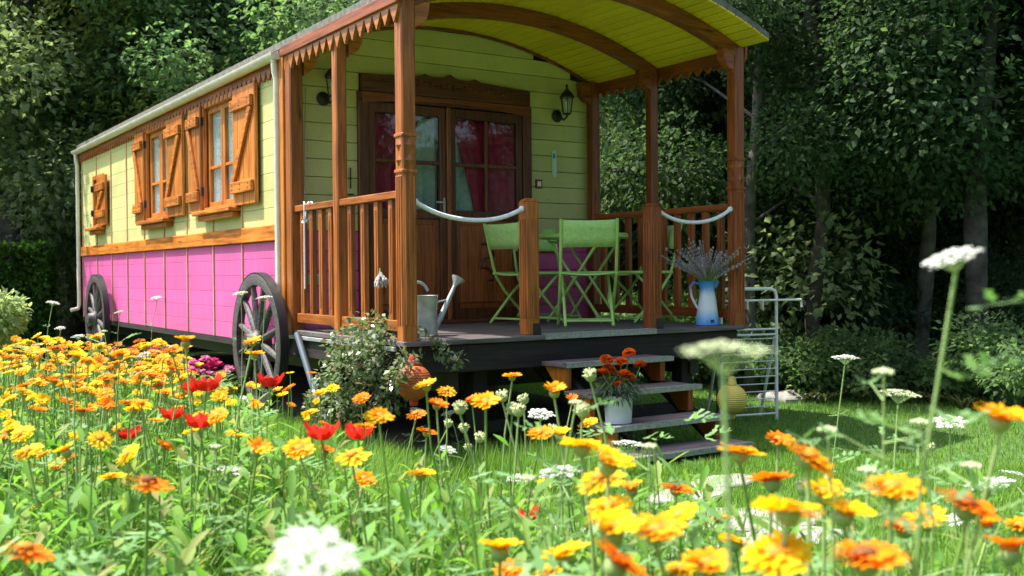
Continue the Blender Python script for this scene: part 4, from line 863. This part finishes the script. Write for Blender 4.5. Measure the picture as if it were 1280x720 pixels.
# planters beside the pink wall
def planter(px, d, tub, label, mats, seed, r=.19, tubr=.2):
    x, y, z = ground_px(px, d); rr = random.Random(seed); t = thing('planter', (x, y, z), 0, label, 'planter')
    build(MB().lathe([(tubr*.72, 0), (tubr*.78, .01), (tubr*.98, .17), (tubr*1.04, .175), (tubr*1.04, .20), (tubr*.95, .20), (tubr*.7, .03)], 28), 'tub', M[tub], t, 0, True); build(MB().lathe([(.01, .15), (tubr*.93, .15), (.01, .17)], 20), 'soil', M['soil'], t)
    lf = MB()
    for i in range(300):
        th = rr.uniform(0, 6.283); q = tubr*math.sqrt(rr.random()); leaf_strip(lf, (q*math.cos(th), q*math.sin(th), .16+.1*rr.random()), (math.cos(th), math.sin(th), rr.uniform(.2, 1.2)), rr.uniform(.05, .09), .035, .4)
    build(lf, 'foliage', M['cal_leaf'], t, fixn=False)
    for i in range(26):
        th = rr.uniform(0, 6.283); q = r*math.sqrt(rr.random()); c = (q*math.cos(th), q*math.sin(th), .30+.12*rr.random()*(1-q/r*.5)); mb = MB(); flower_ball(mb, (0, 0, 0), .042, 26, rr); build(mb, 'flower_cluster', M[mats[i % len(mats)]], t, fixn=False, loc=c)
planter(258, 7.55, 'ytub', 'yellow tub of pink and white petunias beside the spoked wheel', ['petu', 'petu', 'ger'], 3, .2, .22); planter(172, 9.3, 'iron', 'dark tub of crimson and magenta geraniums against the pink wall', ['ger', 'ger_r', 'ger'], 8, .24, .2)
# ------------------------------------------------------------------ the flower bed
def bed_mask(x, y):
    px, py, d = proj((x, y, .3))
    lim = 2.3 if px > 900 else (2.9 if px > 480 else (3.3 if px > 330 else 9)); return d < lim and x < -.95 if px < 330 else d < lim
def bed_foliage():
    g = np.random.default_rng(9); rr = random.Random(10); B = []; Dv = []; Ln = []; Wd = []; stems = MB(); cnt = 0
    while cnt < 1000:
        d = .8+5.6*rr.random()**1.25; px = rr.uniform(-120, 1380); x, y, z = ground_px(px, d)
        if not bed_mask(x, y): continue
        if px > 820 and rr.random() < .62: continue
        if d < 1.5 and (px > 150) and rr.random() < .6: continue
        cnt += 1; H = rr.uniform(.22, .42)*(1 if d > 1.6 else .8); lean = (rr.uniform(-.2, .2), rr.uniform(-.2, .2)); nl = rr.randint(9, 15)
        for k in range(nl):
            u = (k+rr.random())/nl; th = k*2.4+rr.random(); B.append((x+lean[0]*H*u, y+lean[1]*H*u, z+H*u*.85)); Dv.append((math.cos(th)*.75, math.sin(th)*.75, rr.uniform(.35, 1.3))); Ln.append(rr.uniform(.07, .145)*(1.1-.35*u)); Wd.append(rr.uniform(.013, .027)*(1 if px < 420 else .75))
        if cnt % 3 == 0: stems.tube([(x, y, z-.02), (x+lean[0]*H, y+lean[1]*H, z+H)], [.0028, .0018], 4, False)
    B = np.array(B); Dv = unit(np.array(Dv)); Ln = np.array(Ln); Wd = np.array(Wd); n = len(B); up_ = np.array([0, 0, 1.]); Sd = unit(np.cross(Dv, up_)+g.normal(size=(n, 3))*.12); st = 5
    prof = np.array([.3, .7, 1., .9, .1]); V = np.empty((n, st, 3, 3)); Nn = unit(np.cross(Sd, Dv)); curl = g.uniform(.05, .5, n)
    for i in range(st):
        u = i/(st-1); c = B+Dv*(Ln*u)[:, None]-up_*(curl*Ln*u*u)[:, None]
        V[:, i, 1] = c; V[:, i, 0] = c-Sd*(Wd*prof[i]/2)[:, None]+Nn*(Wd*.16*prof[i])[:, None]; V[:, i, 2] = c+Sd*(Wd*prof[i]/2)[:, None]+Nn*(Wd*.16*prof[i])[:, None]
    q = []
    for i in range(st-1):
        for s in range(2): q.append([i*3+s, i*3+s+1, (i+1)*3+s+1, (i+1)*3+s])
    F = (np.arange(n)*st*3)[:, None, None]+np.array(q)[None]; o = link('calendula_foliage', npmesh('calendula_foliage', V.reshape(-1, 3), F.reshape(-1, 4), M['cal_leaf'], True)); tag(o, 'dense bright green oblong leaves filling the flower bed', 'foliage', None, 'stuff')
    o = build(stems, 'bed_stems', M['stem'], None, fixn=False); tag(o, 'thin green stalks among the leaves of the flower bed', 'stems', None, 'stuff')
bed_foliage()
def feather(mb, p, d, L, rr):
    """one divided, parsley-like leaf"""
    p = Vector(p); d = Vector(d).normalized(); s = d.cross(Vector((0, 0, 1))); s = s.normalized() if s.length > .01 else Vector((1, 0, 0))
    for k in range(4):
        u = .35+.2*k; q = p+d*L*u-Vector((0, 0, .2*L*u*u)); l = L*.42*(1.1-.22*k)
        for sg in (-1, 1):
            dd = (d*.6+s*sg+Vector((0, 0, rr.uniform(-.5, .5)))).normalized(); e = q+dd*l; w = l*.20; n = dd.cross(Vector((0, 0, 1))).normalized()
            mb.add([q, q+dd*l*.5-n*w, q+dd*l*.62-n*w*.35, e-n*w*.7, e, e+n*w*.7, q+dd*l*.62+n*w*.35, q+dd*l*.5+n*w], [(0, 1, 2, 6, 7), (2, 3, 4, 5, 6)])
    e = p+d*L-Vector((0, 0, .2*L)); w = L*.09; q = p+d*L*.8-Vector((0, 0, .13*L)); mb.add([q, q.lerp(e, .5)-s*w, e+d*L*.1, q.lerp(e, .5)+s*w], [(0, 1, 2, 3)])
def feather_stuff():
    rr = random.Random(21); mb = MB(); c = 0
    while c < 170:
        d = 1.0+5.2*rr.random()**1.2; px = rr.uniform(-60, 1340); x, y, z = ground_px(px, d)
        if not bed_mask(x, y): continue
        c += 1; th = rr.uniform(0, 6.283); h = rr.uniform(.2, .46); feather(mb, (x, y, z+h), (math.cos(th), math.sin(th), rr.uniform(.0, .6)), rr.uniform(.07, .13), rr)
    tag(build(mb, 'feathery_foliage', M['silver_leaf'], None, fixn=False), 'pale feathery leaves scattered through the flower bed', 'foliage', None, 'stuff')
feather_stuff()
# calendula heads: a few shapes, shared by all plants
def head_mesh(name, seed, n1, n2, rad, cup, mat):
    rr = random.Random(seed); mb = MB()
    for layer, (n, r, c, z0) in enumerate(((n1, rad, cup, 0.), (n2, rad*.84, cup+.22, .002), (n2//3, rad*.6, cup+.5, .003))):
        for k in range(n):
            a = 2*math.pi*(k+rr.uniform(-.3, .3)+.4*layer)/n; cc = c+rr.uniform(-.13, .13); L = r*rr.uniform(.78, 1.08); w = rad*.185*rr.uniform(.8, 1.2); vs = []
            for i, (u, pw) in enumerate(((.12, .5), (.55, 1), (.88, .95), (1.0, .45))):
                q = L*u; x = q*math.cos(cc*(1-.35*u)); z = z0+q*math.sin(cc)*(1-.45*u)
                for s in (-1, 1): ly = s*w*pw/2; vs.append((x*math.cos(a)-ly*math.sin(a), x*math.sin(a)+ly*math.cos(a), z+.0008*s))
            mb.add(vs, [(2*i, 2*i+1, 2*i+3, 2*i+2) for i in range(3)])
    return mb.mesh(name, mat)
HEADS = {}
for key in ('pet_y', 'pet_yo', 'pet_o'):
    HEADS[key] = [head_mesh('petals', 100+i, n1, n2, .0325, cup, M[key]) for i, (n1, n2, cup) in enumerate(((26, 20, .30), (26, 16, .52), (28, 20, .10), (20, 14, .78), (16, 8, 1.1), (22, 9, -.05)))]
DISC = MB().lathe([(.0015, .002), (.009, .003), (.0095, .007), (.006, .010), (.001, .0105)], 12).mesh('disc', M['disc'], True); DISC_D = MB().lathe([(.0015, .002), (.010, .003), (.010, .008), (.006, .011), (.001, .0115)], 12).mesh('disc', M['disc_d'], True)
CAL = MB().lathe([(.0035, -.012), (.009, -.008), (.0115, -.001), (.010, .003)], 12).mesh('calyx', M['calyx'], True)
lm = MB()
for i in range(1): leaf_strip(lm, (0, 0, 0), (1, 0, .55), .085, .020, .25)
LEAF = lm.mesh('leaf', M['cal_leaf'], True)
def seedm():
    mb = MB().lathe([(.003, -.012), (.009, -.010), (.014, -.001), (.013, .006), (.007, .011), (.001, .012)], 12); rr = random.Random(2)
    for k in range(26): a = k*2.4; e = Vector((math.cos(a), math.sin(a), rr.uniform(.2, 1.6))).normalized(); mb.tube([e*.009, e*.020], [.003, .0012], 4)
    return mb.mesh('seed_head', plain('seed_head_green', (.42, .48, .22), .8), True)
SEED = seedm()
def stem_mesh(base, top, r0, r1, seed, mat):
    rr = random.Random(seed); b = Vector(base); t = Vector(top); b0 = Vector((0, 0, 0)); e = t-b; k = Vector((rr.uniform(-.03, .03), rr.uniform(-.03, .03), 0)); return MB().tube([b0-Vector((0, 0, .02)), e*.35+k, e*.75+k*.8, e], [r0, r0*.9, r1, r1], 6, False).mesh('stem', mat, True)
FS = [0]
def calendula(P, dia, key, label, group, tilt=None, seed=None, nleaf=3, name='calendula', rr=rng):
    """P = flower head position; the stem comes up from the bed below it"""
    FS[0] += 1; P = Vector(P); lean = rr.uniform(-.10, .10), rr.uniform(-.10, .10); bx_, by_ = P.x+lean[0], P.y+lean[1]; gb = gnd(bx_, by_)
    t = thing(name, (bx_, by_, gb), 0, label, 'flower', group); top = P-Vector((bx_, by_, gb)); sc = dia/.065
    link('stem', stem_mesh((0, 0, 0), top-Vector((0, 0, .012*sc)), .0029*sc, .0023*sc, FS[0], M['stem_pale'] if FS[0] % 3 else M['stem']), t)
    ta = rr.uniform(0, 6.283); q = Quaternion(Vector((rt[0], rt[1], 0)), rr.gauss(.02 if proj(P)[2] < 1.8 else .16, .22))@Quaternion(Vector((fw[0], fw[1], 0)), rr.gauss(0, .25))@Quaternion((0, 0, 1), ta)
    if tilt is not None: q = Quaternion(Vector((rt[0], rt[1], 0)), tilt[0])@Quaternion(Vector((fw[0], fw[1], 0)), tilt[1])
    e = q.to_euler()
    if key == 'seed': link('seed_head', SEED, t, top, e, sc*1.0)
    else:
        var = HEADS[key]; hi = rr.choices(range(6), (4, 4, 3, 2, 1, 2))[0]; link('petals', var[hi], t, top, e, sc); link('disc', DISC_D if key == 'pet_o' and rr.random() < .5 else DISC, t, top, e, sc); link('calyx', CAL, t, top, e, sc)
    for k in range(nleaf):
        u = .25+.55*(k+rr.random()*.6)/max(nleaf, 1); link('leaf', LEAF, t, top*u, (rr.uniform(-.3, .3), rr.uniform(-.4, .1), rr.uniform(0, 6.283)), rr.uniform(.7, 1.25))
    return t
COLN = {'pet_y': 'yellow', 'pet_yo': 'golden', 'pet_o': 'orange'}
Y_, G_, O_ = 'pet_y', 'pet_yo', 'pet_o'
LIST = [(1250, 527, 72, G_), (1115, 614, 80, G_), (1208, 636, 78, O_), (1010, 574, 68, G_), (972, 552, 44, O_), (925, 568, 52, G_), (965, 604, 55, O_), (985, 640, 85, Y_), (1055, 645, 70, Y_), (1030, 620, 60, Y_), (970, 697, 85, Y_), (1082, 702, 85, O_), (1160, 654, 55, G_), (1262, 692, 70, O_), (820, 668, 80, G_), (765, 668, 76, Y_), (762, 636, 66, Y_), (850, 648, 56, Y_), (760, 582, 64, Y_), (728, 560, 56, Y_), (750, 600, 60, Y_), (705, 697, 60, Y_), (625, 690, 60, Y_), (770, 708, 84, O_), (845, 612, 46, O_), (790, 614, 44, G_), (885, 710, 74, G_), (640, 716, 50, O_), (1130, 662, 50, O_), (850, 716, 62, Y_), (1235, 660, 44, O_), (690, 716, 56, Y_), (920, 680, 46, Y_), (900, 650, 34, G_), (1275, 660, 50, G_),
    (533, 483, 34, Y_), (558, 489, 30, G_), (533, 541, 32, O_), (607, 504, 38, G_), (640, 471, 30, G_), (693, 491, 38, G_), (474, 522, 40, G_), (520, 518, 30, O_), (546, 507, 34, O_), (675, 542, 38, G_), (700, 545, 38, Y_), (680, 605, 20, Y_), (526, 594, 40, Y_), (455, 600, 36, G_), (440, 571, 46, Y_), (321, 564, 42, G_), (374, 563, 42, G_), (406, 565, 28, O_), (590, 500, 26, O_), (715, 500, 24, O_), (735, 530, 30, Y_),
    (185, 605, 54, O_), (30, 690, 68, O_), (272, 521, 36, G_), (205, 559, 36, O_), (140, 597, 36, Y_), (160, 570, 36, Y_), (125, 549, 34, Y_), (83, 566, 38, Y_), (35, 566, 38, Y_), (48, 581, 26, Y_), (95, 588, 26, Y_), (58, 603, 26, Y_), (45, 637, 30, Y_), (68, 622, 20, Y_), (82, 632, 20, Y_), (20, 617, 22, Y_), (5, 547, 26, O_), (195, 646, 18, G_), (253, 597, 24, Y_), (275, 644, 20, Y_), (232, 429, 34, G_), (215, 437, 30, O_), (315, 429, 30, G_), (318, 444, 28, G_), (223, 453, 24, O_), (150, 445, 28, O_), (190, 470, 24, O_), (155, 478, 26, G_), (95, 447, 34, Y_), (70, 437, 30, O_), (38, 441, 24, Y_), (110, 452, 30, G_)]
rr = random.Random(31)
for (px, py, wpx, key) in LIST:
    d = .066*FPX/wpx*rr.uniform(.96, 1.04); P = pt(px, py, d); area = 'near' if d < 1.75 else ('mid' if px > 430 else 'left')
    grp = {'near': 'large calendulas beside the stone path', 'mid': 'calendulas in front of the steps and deck', 'left': 'calendulas in the bed along the pink wall'}[area]
    if area == 'near': lab = ' large calendula '+('at the leafy edge left of the stone path' if px < 715 else 'in the crowded clump before the steps' if px < 880 else 'overhanging the stone path' if px < 1075 else 'on the grassy side facing the wood')
    elif area == 'mid': lab = ' calendula '+('standing between poppies and climbing shrub' if px < 500 else 'below the orange paper lantern' if px < 620 else 'standing before the steps with the white bucket')
    else: lab = ' calendula '+('rising in front of the yellow tub and spoked wheel' if py < 470 and px > 180 else 'in front of the far spoked wheel' if py < 500 else 'standing among the red poppies' if px > 110 and py < 570 else 'on a bare stalk above the broad foreground leaves')
    lab = COLN[key]+lab
    calendula(P, .066*rr.uniform(.88, 1.08)*(1.13 if area == 'near' else 1), key, lab, grp, seed=1, nleaf=2 if d < 1.75 else 3, rr=rr)
# the far drift of calendulas on the left
rr = random.Random(57); cnt = 0
while cnt < 200:
    px = rr.uniform(-20, 235)*1.0; d = 2.5+3.1*rr.random()**.8; x, y, z = ground_px(px, d)
    if x > -1.0: continue
    if d < 3.1 and rr.random() < .75: continue
    hh = rr.uniform(.38, .52); q = proj((x, y, z+hh))
    if q[1] > 560 or q[1] < 415: continue
    key = rr.choices((Y_, G_, O_), (4, 4, 2))[0]; calendula((x, y, z+hh), rr.uniform(.055, .07), key, COLN[key]+' small calendula in the thick drift near the far wheel', 'drift of calendulas near the far wheel', nleaf=1, rr=rr); cnt += 1
def drift_stuff():
    mb = {k: MB() for k in (Y_, G_, O_)}; st = MB(); c = 0; r2 = random.Random(91)
    HV = {k: [([tuple(v.co/S) for v in me.vertices], [tuple(p.vertices) for p in me.polygons]) for me in HEADS[k][:4]] for k in mb}
    while c < 130:
        px = r2.uniform(-30, 470); d = 2.6+3.6*r2.random(); x, y, z = ground_px(px, d)
        if x > -.85 or (px > 240 and r2.random() < .6): continue
        hh = r2.uniform(.30, .50); q = proj((x, y, z+hh))
        if q[1] > 600 or q[1] < 418: continue
        c += 1; k = r2.choices((Y_, G_, O_), (5, 4, 2))[0]; V, F = r2.choice(HV[k]); sc = r2.uniform(.6, .95); e = Quaternion(Vector((rt[0], rt[1], 0)), r2.gauss(.22, .25))@Quaternion(Vector((fw[0], fw[1], 0)), r2.gauss(0, .3))
        mb[k].add([e@(Vector(v)*sc)+Vector((x, y, z+hh)) for v in V], F); st.tube([(x+r2.uniform(-.05, .05), y, z), (x, y, z+hh)], .002, 4, False)
    for k in mb:
        tag(build(mb[k], 'small_calendulas', M[k.replace('pet', 'drift')], None, fixn=False), 'scatter of tiny '+COLN[k]+' calendulas filling the bed along the wagon', 'flowers', None, 'stuff')
    tag(build(st, 'small_calendula_stalks', M['stem'], None, fixn=False), 'thin stalks of the tiny calendulas along the wagon', 'stems', None, 'stuff')
for k_, c_ in (('drift_y', (.95, .66, .008)), ('drift_yo', (.93, .48, .004)), ('drift_o', (.92, .29, .003))): M[k_] = leafmat(k_, [tuple(np.array(c_)*.85), c_], .4, tcol=(1, 1, 1), objr=(1, 1))
drift_stuff()
def meadow_grass():
    g = np.random.default_rng(15); r2 = random.Random(16); P = []
    while len(P) < 17000:
        d = 1.1+5.2*r2.random()**1.1; px = r2.uniform(-100, 1380); x, y, z = ground_px(px, d)
        if bed_mask(x, y) or (px < 480 and x < -.7): P.append((x, y, z))
    P = np.array(P); n = len(P); th = g.uniform(0, 2*np.pi, n); h = g.uniform(.12, .34, n); bend = g.uniform(.1, .9, n); wd = g.uniform(.003, .0065, n); sd = np.stack([-np.sin(th), np.cos(th), 0*th], 1); V = np.empty((n, 4, 2, 3))
    for i in range(4):
        u = i/3; c = P+np.stack([np.cos(th)*bend*u*u*h, np.sin(th)*bend*u*u*h, h*u*(1-.25*bend*u)], 1); w_ = wd*(1-u*.92)
        V[:, i, 0] = c-sd*w_[:, None]/2; V[:, i, 1] = c+sd*w_[:, None]/2
    q = np.array([[2*i, 2*i+1, 2*i+3, 2*i+2] for i in range(3)]); F = (np.arange(n)*8)[:, None, None]+q[None]
    tag(link('meadow_grass', npmesh('meadow_grass', V.reshape(-1, 3), F.reshape(-1, 4), M['grass'], True)), 'long thin grass blades growing through the flower bed', 'grass', None, 'stuff')
meadow_grass()
for (px, py, wpx) in ((575, 511, 22), (628, 496, 20), (600, 548, 18), (648, 514, 22), (690, 538, 18), (640, 512, 20), (738, 470, 22), (728, 514, 24), (580, 536, 16), (655, 500, 18), (150, 683, 18), (240, 400+220, 14), (60, 640, 14), (1165, 560, 14), (560, 470+60, 14), (885, 500+112, 18), (1005, 610, 26), (585, 560, 13), (345, 640, 12), (330, 600, 13)):
    d = .040*FPX/wpx; calendula(pt(px, py, d), .066, 'seed', 'green calendula seed head on a bare stalk', 'calendula seed heads', nleaf=1, name='calendula_seed_head', rr=rr)
# poppies
def poppy(px, py, wpx, key='pet_red'):
    d = .06*FPX/wpx/.8; P = Vector(pt(px, py, d)); bx_, by_ = P.x+rr.uniform(-.06, .06), P.y+rr.uniform(-.06, .06); gb = gnd(bx_, by_); t = thing('poppy', (bx_, by_, gb), 0, 'bright red poppy among the calendulas', 'flower', 'red poppies in the bed'); top = P-Vector((bx_, by_, gb)); FS[0] += 1
    link('stem', stem_mesh((0, 0, 0), top, .003, .002, FS[0], M['stem']), t)
    for k in range(4):
        mb = MB(); a0 = k*math.pi/2+.3+.2*(px % 7); n = 10; vs = []
        for j in range(4):
            r = .036*(j+.3)/3
            for i in range(n+1): a = a0+(i/n-.5)*2.7; rj = r*(1-.26*abs(2*i/n-1)**2)*(1+.06*math.sin(i*5.1+k)); vs.append((rj*math.cos(a), rj*math.sin(a), (.8 if k % 2 else .62)*rj*rj/.036+.006*math.sin(i*2.9+k*2)*j/3+.0025*(k % 2)))
        build(mb.add(vs, [(j*(n+1)+i, j*(n+1)+i+1, (j+1)*(n+1)+i+1, (j+1)*(n+1)+i) for j in range(3) for i in range(n)]), 'petal', M[key], t, 0, True, loc=top, fixn=False)
    build(MB().ball((0, 0, .008), .007, 8, 6), 'seed_capsule', M['iron'], t, 0, True, loc=top)
for a in ((338, 484, 32), (402, 550, 42), (448, 550, 36), (250, 535, 40), (258, 489, 38), (656, 652, 36), (160, 549, 30), (215, 524, 30), (240, 490, 30), (185, 560, 24)): poppy(*a)
# white umbels
def umbel(px, py, wpx, d=None, green=False, tall=True, label=None, tilt=(0., 0.), us=None, stemto=None, nleaf=3, rad=.05):
    d = d or 2*rad*FPX/wpx; rad = wpx*d/FPX/2; P = Vector(pt(px, py, d))
    bx_, by_ = (P.x+rr.uniform(-.08, .08), P.y+rr.uniform(-.08, .08)) if stemto is None else tuple(pt(stemto[0], stemto[1], d+stemto[2])[:2])
    gb = gnd(bx_, by_); FS[0] += 1; t = thing('umbel_flower', (bx_, by_, gb), 0, label or 'flat topped white umbel flower '+('rising before the long pink wall' if px < 350 else 'near the orange paper lantern' if px < 620 else 'in front of the timber steps' if px < 900 else 'standing out against the mown lawn'), 'flower', None if label else 'white umbel flowers in the bed'); top = P-Vector((bx_, by_, gb))
    q = Quaternion(Vector((rt[0], rt[1], 0)), tilt[0])@Quaternion(Vector((fw[0], fw[1], 0)), tilt[1]); drop = rad*.7; hub = top+q@Vector((0, 0, -drop))
    link('stem', stem_mesh((0, 0, 0), hub, max(.003, rad*.06), max(.002, rad*.05), FS[0], M['stem_pale']), t); rays = MB(); fl = MB(); nray = 20
    for k in range(nray):
        r = rad*math.sqrt((k+.4)/nray)*.88; a = k*2.39996; c = Vector((r*math.cos(a), r*math.sin(a), -.22*r*r/rad+rr.uniform(-.03, .03)*rad)); rays.tube([(0, 0, -drop), c*.6+Vector((0, 0, -drop*.28)), c], rad*.012, 4, False)
        for j in range(22):
            rj = rad*.20*math.sqrt((j+.3)/22); aj = j*2.4+k; f = c+Vector((rj*math.cos(aj), rj*math.sin(aj), -.4*rj*rj/(rad*.2)+.03*rad)); s = rad*.040*rr.uniform(.7, 1.3); tl = Vector((rr.uniform(-.4, .4), rr.uniform(-.4, .4), 1)).normalized(); u = tl.cross(Vector((1, 0, 0))).normalized(); v = tl.cross(u)
            fl.add([f+(u*math.cos(x)+v*math.sin(x))*s*(1 if i % 2 == 0 else .75) for i, x in enumerate(np.linspace(0, 2*math.pi, 9)[:-1])], [tuple(range(8))])
    e = q.to_euler(); build(rays, 'rays', M['stem_pale'], t, fixn=False, loc=top, rot=e); build(fl, 'florets', M['umbel_g' if green else 'umbel'], t, fixn=False, loc=top, rot=e)
    for k in range(nleaf):
        mb = MB(); u = .35+.5*(k+rr.random()*.5)/max(nleaf, 1) if us is None else us[k]; th = rr.uniform(0, 6.283); feather(mb, (0, 0, 0), (math.cos(th), math.sin(th), .5), rr.uniform(.05, .085)*(1.2 if d > 1 else .8 if us is None else 1.15), rr); build(mb, 'leaf', M['silver_leaf'], t, fixn=False, loc=hub*u)
umbel(1187, 317, 76, .95, label='tall white umbel flower rising above the dark wood edge', tilt=(.15, -.35), nleaf=7, us=(.70, .75, .80, .81, .87, .88, .95), stemto=(1165, 720, .03)); umbel(905, 428, 128, .72, True, label='large blurred pale umbel close by in front of the rack', tilt=(.0, .0), nleaf=1, stemto=(985, 700, .0)); umbel(392, 688, 116, .75, label='large white umbel low in the leafy foreground', tilt=(.5, 0.1), nleaf=1)
for a in ((1056, 444, 36), (1124, 488, 52), (1187, 524, 44), (293, 585, 46), (785, 551, 46), (676, 515, 36), (865, 586, 22), (1235, 600, 60), (560, 455+60, 22), (545, 437+30, 20), (522, 468+44, 22), (468, 468+32, 18), (310, 498, 26), (66, 377, 18), (195, 371, 16), (148, 389, 14), (40, 432, 26), (97, 419, 18), (75, 409, 14), (185, 441, 26), (700, 585, 60), (650, 595, 40), (560, 560, 24), (1270, 590, 40), (330, 310+60, 22), (1200, 645, 40), (300, 365, 20), (205, 430, 26)):
    umbel(*a, tilt=(rr.uniform(-.1, .3), rr.uniform(-.3, .3)), green=rr.random() < .15)
# pale feathery plants at the grassy side of the bed
def feathery(px, py, d, nl, L, label):
    P = Vector(pt(px, py, d)); bx_, by_ = P.x+rr.uniform(-.05, .05), P.y+rr.uniform(-.05, .05); gb = gnd(bx_, by_); t = thing('feathery_plant', (bx_, by_, gb), 0, label, 'plant', 'feathery plants in the bed'); top = P-Vector((bx_, by_, gb)); FS[0] += 1
    link('stem', stem_mesh((0, 0, 0), top, .0028, .0016, FS[0], M['stem_pale']), t)
    for k in range(nl):
        u = .45+.55*(k+rr.random()*.6)/nl; th = k*2.4+rr.random(); dv = Vector((math.cos(th), math.sin(th), rr.uniform(.1, .7))); q = top*u
        br = q+dv*L*.5; mb = MB(); feather(mb, br-q, dv, L*rr.uniform(.7, 1.1), rr); build(mb, 'leaf', M['silver_leaf'], t, fixn=False, loc=q)
        build(MB().tube([(0, 0, 0), (br-q)*.6, br-q+dv*L*.5], [.0014, .001, .0006], 4, False), 'leaf_stalk', M['stem_pale'], t, fixn=False, loc=q)
    mb = MB()
    for k in range(16): a = k*2.4; q = .012*math.sqrt(k/16); mb.ball((q*math.cos(a), q*math.sin(a), .006-q*.3), .003, 5, 4)
    build(mb, 'bud_cluster', M['umbel_g'], t, fixn=False, loc=top)['kind'] = 'stuff'
for a in ((1105, 468, 1.25, 9, .055, 'pale feathery plant with green buds before the lawn'), (1035, 540, 1.35, 10, .06, 'pale feathery plant beside the stone path'), (1150, 530, 1.5, 10, .065, 'pale feathery plant below the tall white umbel'), (1215, 585, 1.3, 9, .055, 'low feathery plant between the orange calendulas'), (1085, 590, 1.4, 9, .055, 'low feathery plant among the golden calendulas'), (720, 505, 1.9, 8, .07, 'feathery plant with silvery leaves before the steps'), (812, 560, 1.7, 7, .055, 'small feathery plant in front of the bottom step'), (60, 440, 3.6, 7, .09, 'feathery plant rising before the dark hedge'), (130, 415, 4.0, 7, .10, 'feathery plant standing before the far wheel'), (270, 560, 2.2, 8, .07, 'feathery plant among the poppies'), (660, 600, 1.6, 8, .06, 'feathery plant in the leafy middle of the bed')): feathery(*a)
